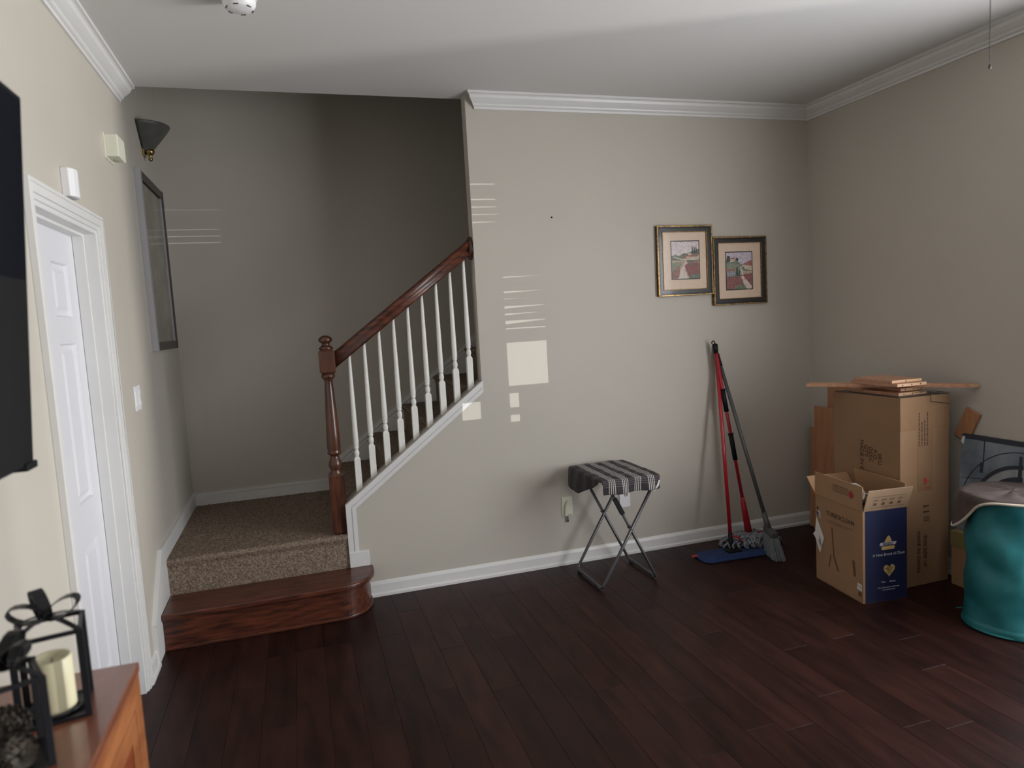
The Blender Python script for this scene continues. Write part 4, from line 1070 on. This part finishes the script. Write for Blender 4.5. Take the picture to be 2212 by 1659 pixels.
# flaps
def flap(a, b, out, hgt, tilt, taper=.0, mt='card2', name='flap'):
    d = (b-a).normalized(); top_ = (out*math.sin(tilt)+up_*math.cos(tilt))*hgt
    base = [a+up_*FH, b+up_*FH, b+up_*FH+top_-d*taper, a+up_*FH+top_+d*taper]
    nn = d.cross(top_.normalized())*.004; q = MB(); q.prism(base, nn)
    return obj(name, q, mt, t)
ff = flap(FA+e1*.002, FB, n1, .118, .34, .0, 'cardin')
lf = flap(FDp, FA-e2*.0, n2, .122, -.02, .0)
n3 = -n2; rf = flap(FB, FC, n3, .120, -.10, .0)
bf = flap(FC, FDp, -n1, .110, .75, .0)
q = MB(); tp = (n1*math.sin(.34)+up_*math.cos(.34)); nf = e1.cross(tp).normalized()
def onflap(a, b): return FA+up_*FH+e1*a+tp*b+nf*(.0048 if nf.dot(n1) > 0 else -.0048)
for i in range(4):
    cx_ = .055+.045*i; q.add([onflap(cx_-.010, .030), onflap(cx_+.010, .030), onflap(cx_+.008, .045), onflap(cx_-.008, .045)], [(0, 1, 2, 3)])
    for zz in (.056, .062): q.add([onflap(cx_-.014, zz), onflap(cx_+.014, zz), onflap(cx_+.014, zz+.003), onflap(cx_-.014, zz+.003)], [(0, 1, 2, 3)])
for a0, b0_, a1, b1_ in ((.03, .018, .22, .020), (.03, .078, .22, .080)): q.add([onflap(a0, b0_), onflap(a1, b0_), onflap(a1, b1_), onflap(a0, b1_)], [(0, 1, 2, 3)])
obj('care_icons', q, 'inkfaint', ff)
q = MB(); 
def onlf(a, b): return FDp+up_*(FH+b)+e2*a+n2*.0050
for zz in (.085, .075, .065, .055): q.add([onlf(.15, zz), onlf(.27, zz), onlf(.27, zz+.003), onlf(.15, zz+.003)], [(0, 1, 2, 3)])
obj('flap_print', q, 'inkfaint', lf)
q = MB(); q.add([onlf(.29+.016*math.cos(2*PI*i/16), .065+.018*math.sin(2*PI*i/16)) for i in range(16)], [tuple(range(16))]); obj('round_seal', q, 'inkred', lf)
# shipping label hanging off the left face
q = MB()
LB = [(.010, .345), (.072, .245), (.036, .150), (.004, .230), (-.016, .245), (.002, .262)]
q.add([onl(a, b)+n2*.006*(1 if i in (3, 4, 5) else .2) for i, (a, b) in enumerate(LB)], [tuple(range(6))]); lb = obj('shipping_label', q, 'paper', t, thick=.0006)
q = MB()
for k_ in range(4):
    a = .014+.008*k_; q.add([onl(a, .285-.012*k_)+n2*.004, onl(a+.010, .225-.012*k_)+n2*.004, onl(a+.013, .227-.012*k_)+n2*.004, onl(a+.003, .287-.012*k_)+n2*.004], [(0, 1, 2, 3)])
obj('label_print', q, 'ink', lb)
q = MB(); q.add([onl(.020, .388), onl(.040, .382), onl(.046, .345), onl(.030, .350)], [(0, 1, 2, 3)]); q.add([onl(.006, .375), onl(.026, .372), onl(.028, .352), onl(.012, .362)], [(0, 1, 2, 3)], 1); q.add([onl(.014, .405), onl(.026, .402), onl(.024, .385), onl(.010, .388)], [(0, 1, 2, 3)], 2)
obj('colour_sticker', q, ('inkwht', 'navyprint', 'ink'), t)
# contents of the open box
q = MB(); cc = Vector((3.43, -.98, .500))
for i in range(3):
    q.tube([cc+Vector((.055*math.cos(a)*(1+.1*i), .012*i+.02*math.sin(a), .045*math.sin(a)-.004*i)) for a in [2*PI*k_/20 for k_ in range(20)]], .006, 8, closed=True)
tag(obj('plastic_hose', q, 'plasticbag'), 'coiled clear plastic hose sticking out of the open carton', 'hose')
q = MB(); q.tube([(3.44, -.95, .48), (3.48, -.97, .50), (3.51, -.93, .495), (3.49, -.90, .51), (3.45, -.96, .485), (3.52, -1.0, .492)], .0035, 6)
tag(obj('pale_cord', q, 'piping'), 'loose pale cord lying in the open carton mouth', 'cord')
t2 = thing('dark_bottle', 'dark bottle standing near the front inside the open carton', 'bottle', (3.345, -1.10, .006))
q = MB(); q.lathe([(0, .008), (.030, .008), (.032, .02), (.032, .42), (.024, .455), (.012, .47), (.012, .49), (0, .49)], (3.350, -1.115, 0), 18); obj('bottle_body', q, 'black', t2)
q = MB(); q.lathe([(.0325, .40), (.0325, .43)], (3.350, -1.115, 0), 18); obj('bottle_label', q, 'inkred', t2)
q = MB(); q.lathe([(.013, .485), (.014, .505), (0, .507)], (3.350, -1.115, 0), 14); obj('bottle_cap', q, 'black', t2)
# white plastic tuft beside the box
q = MB()
def tuft(a, b):
    th = 2*PI*a; ph = PI*b; d = Vector((math.sin(ph)*math.cos(th), math.sin(ph)*math.sin(th), math.cos(ph)))
    return Vector((3.572, -1.145, .515))+d*(.020+.010*noise.noise(d*3.1))*1.0
q.grid(tuft, 22, 14, closed_u=True); tag(obj('white_plastic', q, 'paper'), 'crumpled white plastic tuft at the right corner of the open carton', 'plastic scrap')
# wood offcut on the right wall
q = MB(); c0 = Vector((3.990, -1.182, .902)); dn = Vector((0, .065, -.150)).normalized(); sd = Vector((0, .080, .036)).normalized()
q.obox(c0+dn*.082, dn*.082, sd*.041, (.007, 0, 0)); tag(obj('wood_offcut', q, 'panel', bevel=.001, seg=1), 'short wood strip tilted against right wall behind the grey canvas', 'wood strip')
# low box and canvas
t = thing('low_carton', 'low orange-brown carton against the right wall supporting the canvas', 'box', (3.93, -1.5, 0))
obj('carton_body', B(3.885, 3.978, -1.405, -1.150, 0, .205), 'card2', t, bevel=.002)
obj('carton_lid', B(3.882, 3.980, -1.408, -1.145, .205, .285), 'olive', t, bevel=.002)
t = thing('canvas_print', 'blue grey canvas print of arches leaning on the right wall', 'canvas', (3.93, -1.5, .286))
cb, ct = Vector((3.932, -1.138, .286)), Vector((3.968, -1.138, .782)); lean = (ct-cb); out = Vector((-lean.z, 0, lean.x)).normalized(); CLn = .78
q = MB(); q.prism([cb, ct, ct-out*.028, cb-out*.028], (0, -CLn, 0))
obj('stretcher', q, 'canvas_edge', t, bevel=.002)
def onc(s_, b, lift=.0008): return cb+Vector((0, -s_, 0))+lean.normalized()*b+out*lift
Hc = lean.length
q = MB(); q.add([onc(.001, .001), onc(CLn-.001, .001), onc(CLn-.001, Hc-.001), onc(.001, Hc-.001)], [(0, 1, 2, 3)]); obj('printed_face', q, 'canvas', t)
def arc(q, c_, r0, r1, a0, a1, lift, mi=0, n=40):
    for i in range(n):
        A0 = a0+(a1-a0)*i/n; A1 = a0+(a1-a0)*(i+1)/n
        P = [(c_[0]+r_*math.cos(A_), c_[1]+r_*math.sin(A_)) for r_, A_ in ((r0, A0), (r1, A0), (r1, A1), (r0, A1))]
        P = [(min(max(a, .002), CLn-.002), min(max(b, .002), Hc-.002)) for a, b in P]
        q.add([onc(a, b, lift) for a, b in P], [(0, 1, 2, 3)], mi)
cc = (.33, .13)
q = MB(); arc(q, cc, .315, .320, .0, PI, .0016, 1); arc(q, cc, .238, .256, .1, PI-.1, .0016, 1); arc(q, cc, .202, .236, .0, PI, .0014, 0)
q.add([onc(.122, .35, .0018), onc(.128, .35, .0018), onc(.128, Hc-.01, .0018), onc(.122, Hc-.01, .0018)], [(0, 1, 2, 3)], 1)
q.add([onc(.108, .315, .0020), onc(.126, .315, .0020), onc(.126, .365, .0020), onc(.108, .365, .0020)], [(0, 1, 2, 3)], 1)
q.add([onc(.325, .30, .002), onc(.340, .30, .002), onc(.345, Hc-.02, .002), onc(.330, Hc-.02, .002)], [(0, 1, 2, 3)], 0)
q.add([onc(.300, .30, .0019), onc(.322, .30, .0019), onc(.318, .43, .0019), onc(.304, .43, .0019)], [(0, 1, 2, 3)], 1)
q.add([onc(.002, Hc-.022, .0022), onc(CLn-.002, Hc-.022, .0022), onc(CLn-.002, Hc-.001, .0022), onc(.002, Hc-.001, .0022)], [(0, 1, 2, 3)], 1)
q.add([onc(.01, .27, .0016), onc(.13, .285, .0016), onc(.13, .288, .0016), onc(.01, .273, .0016)], [(0, 1, 2, 3)], 1)
arc(q, cc, 0, .200, 0, PI, .0013, 1)
obj('printed_arches', q, ('canvas_lt', 'canvas_dk'), t)
q = MB(); q.add([onc(-.001, Hc-.04, .003), onc(.012, Hc-.055, .003), onc(.02, Hc-.012, .003), onc(.006, Hc-.012, .003)], [(0, 1, 2, 3)]); obj('corner_tear', q, 'paper', t, thick=.001)
# pop-up hamper and blanket
HX, HY, HR = 3.708, -1.600, .182; HZ = .600
t = thing('laundry_hamper', 'teal pop-up fabric hamper at the right edge', 'hamper', (HX, HY, 0))
q = MB()
def ham(a, b):
    th = 2*PI*a; z = .004+b*(HZ-.004)
    ring = .5-.5*math.cos(b*2*PI*3)
    rr = HR*(1-.045*b)-.008*ring
    rr += .0035*math.sin(th*5+z*24)+.0045*noise.noise(Vector((math.cos(th)*3, math.sin(th)*3, z*16-th*1.2)))
    if b < .05: rr += .004
    return Vector((HX+rr*math.cos(th), HY+rr*math.sin(th), z))
q.grid(ham, 120, 90, closed_u=True); obj('fabric_wall', q, 'teal', t, thick=.002)
q = MB(); q.lathe([(0, .003), (HR-.004, .003), (HR-.004, .006), (0, .006)], (HX, HY, 0), 48); obj('fabric_base', q, 'teal', t)
q = MB(); q.tube([(HX+(HR+.003)*math.cos(a), HY+(HR+.003)*math.sin(a), .008) for a in [2*PI*k_/72 for k_ in range(72)]], .005, 6, closed=True); obj('bottom_hoop', q, 'teal', t)
q = MB(); a = 2.45; q.tube([(HX+HR*math.cos(a), HY+HR*math.sin(a), .06), (HX+(HR+.03)*math.cos(a), HY+(HR+.03)*math.sin(a), .055)], [.004, .002], 6); obj('tie_tab', q, 'teal', t)
t = thing('throw_blanket', 'taupe blanket with cream piping draped over the teal hamper', 'blanket', (HX, HY, HZ))
def hem(th):   # overhang of the blanket for each direction
    # direction 2.6 rad = towards the left/back of the hamper as seen by the camera
    d = math.cos(th-2.35)
    return .001+.16*max(0, d)**5
def blk(th, b):
    oh = hem(th); R0 = HR*.965; tot = R0+oh+.012; s_ = b*tot
    wob = .004*math.sin(th*7)+.006*noise.noise(Vector((math.cos(th)*2, math.sin(th)*2, b*3)))
    if s_ <= R0: return Vector((HX+s_*math.cos(th), HY+s_*math.sin(th), HZ+.008+.006*(1-(s_/R0)**2)+wob*.7))
    k_ = s_-R0; rr = R0+.012+.10*k_+.012*math.sin(th*6)*min(1, k_/.06)+min(k_, .02)*.4
    return Vector((HX+rr*math.cos(th), HY+rr*math.sin(th), HZ+.010-max(0, k_-.006)))
q = MB(); q.grid(lambda a, b: blk(2*PI*a, b), 96, 40, closed_u=True); obj('fleece', q, 'blanket', t, thick=.006)
q = MB(); q.tube([blk(2*PI*k_/96, 1.0)+Vector((.002*math.cos(2*PI*k_/96), .002*math.sin(2*PI*k_/96), -.002)) for k_ in range(96)], .0058, 8, closed=True); obj('piping', q, 'piping', t)

bpy.context.view_layer.update()
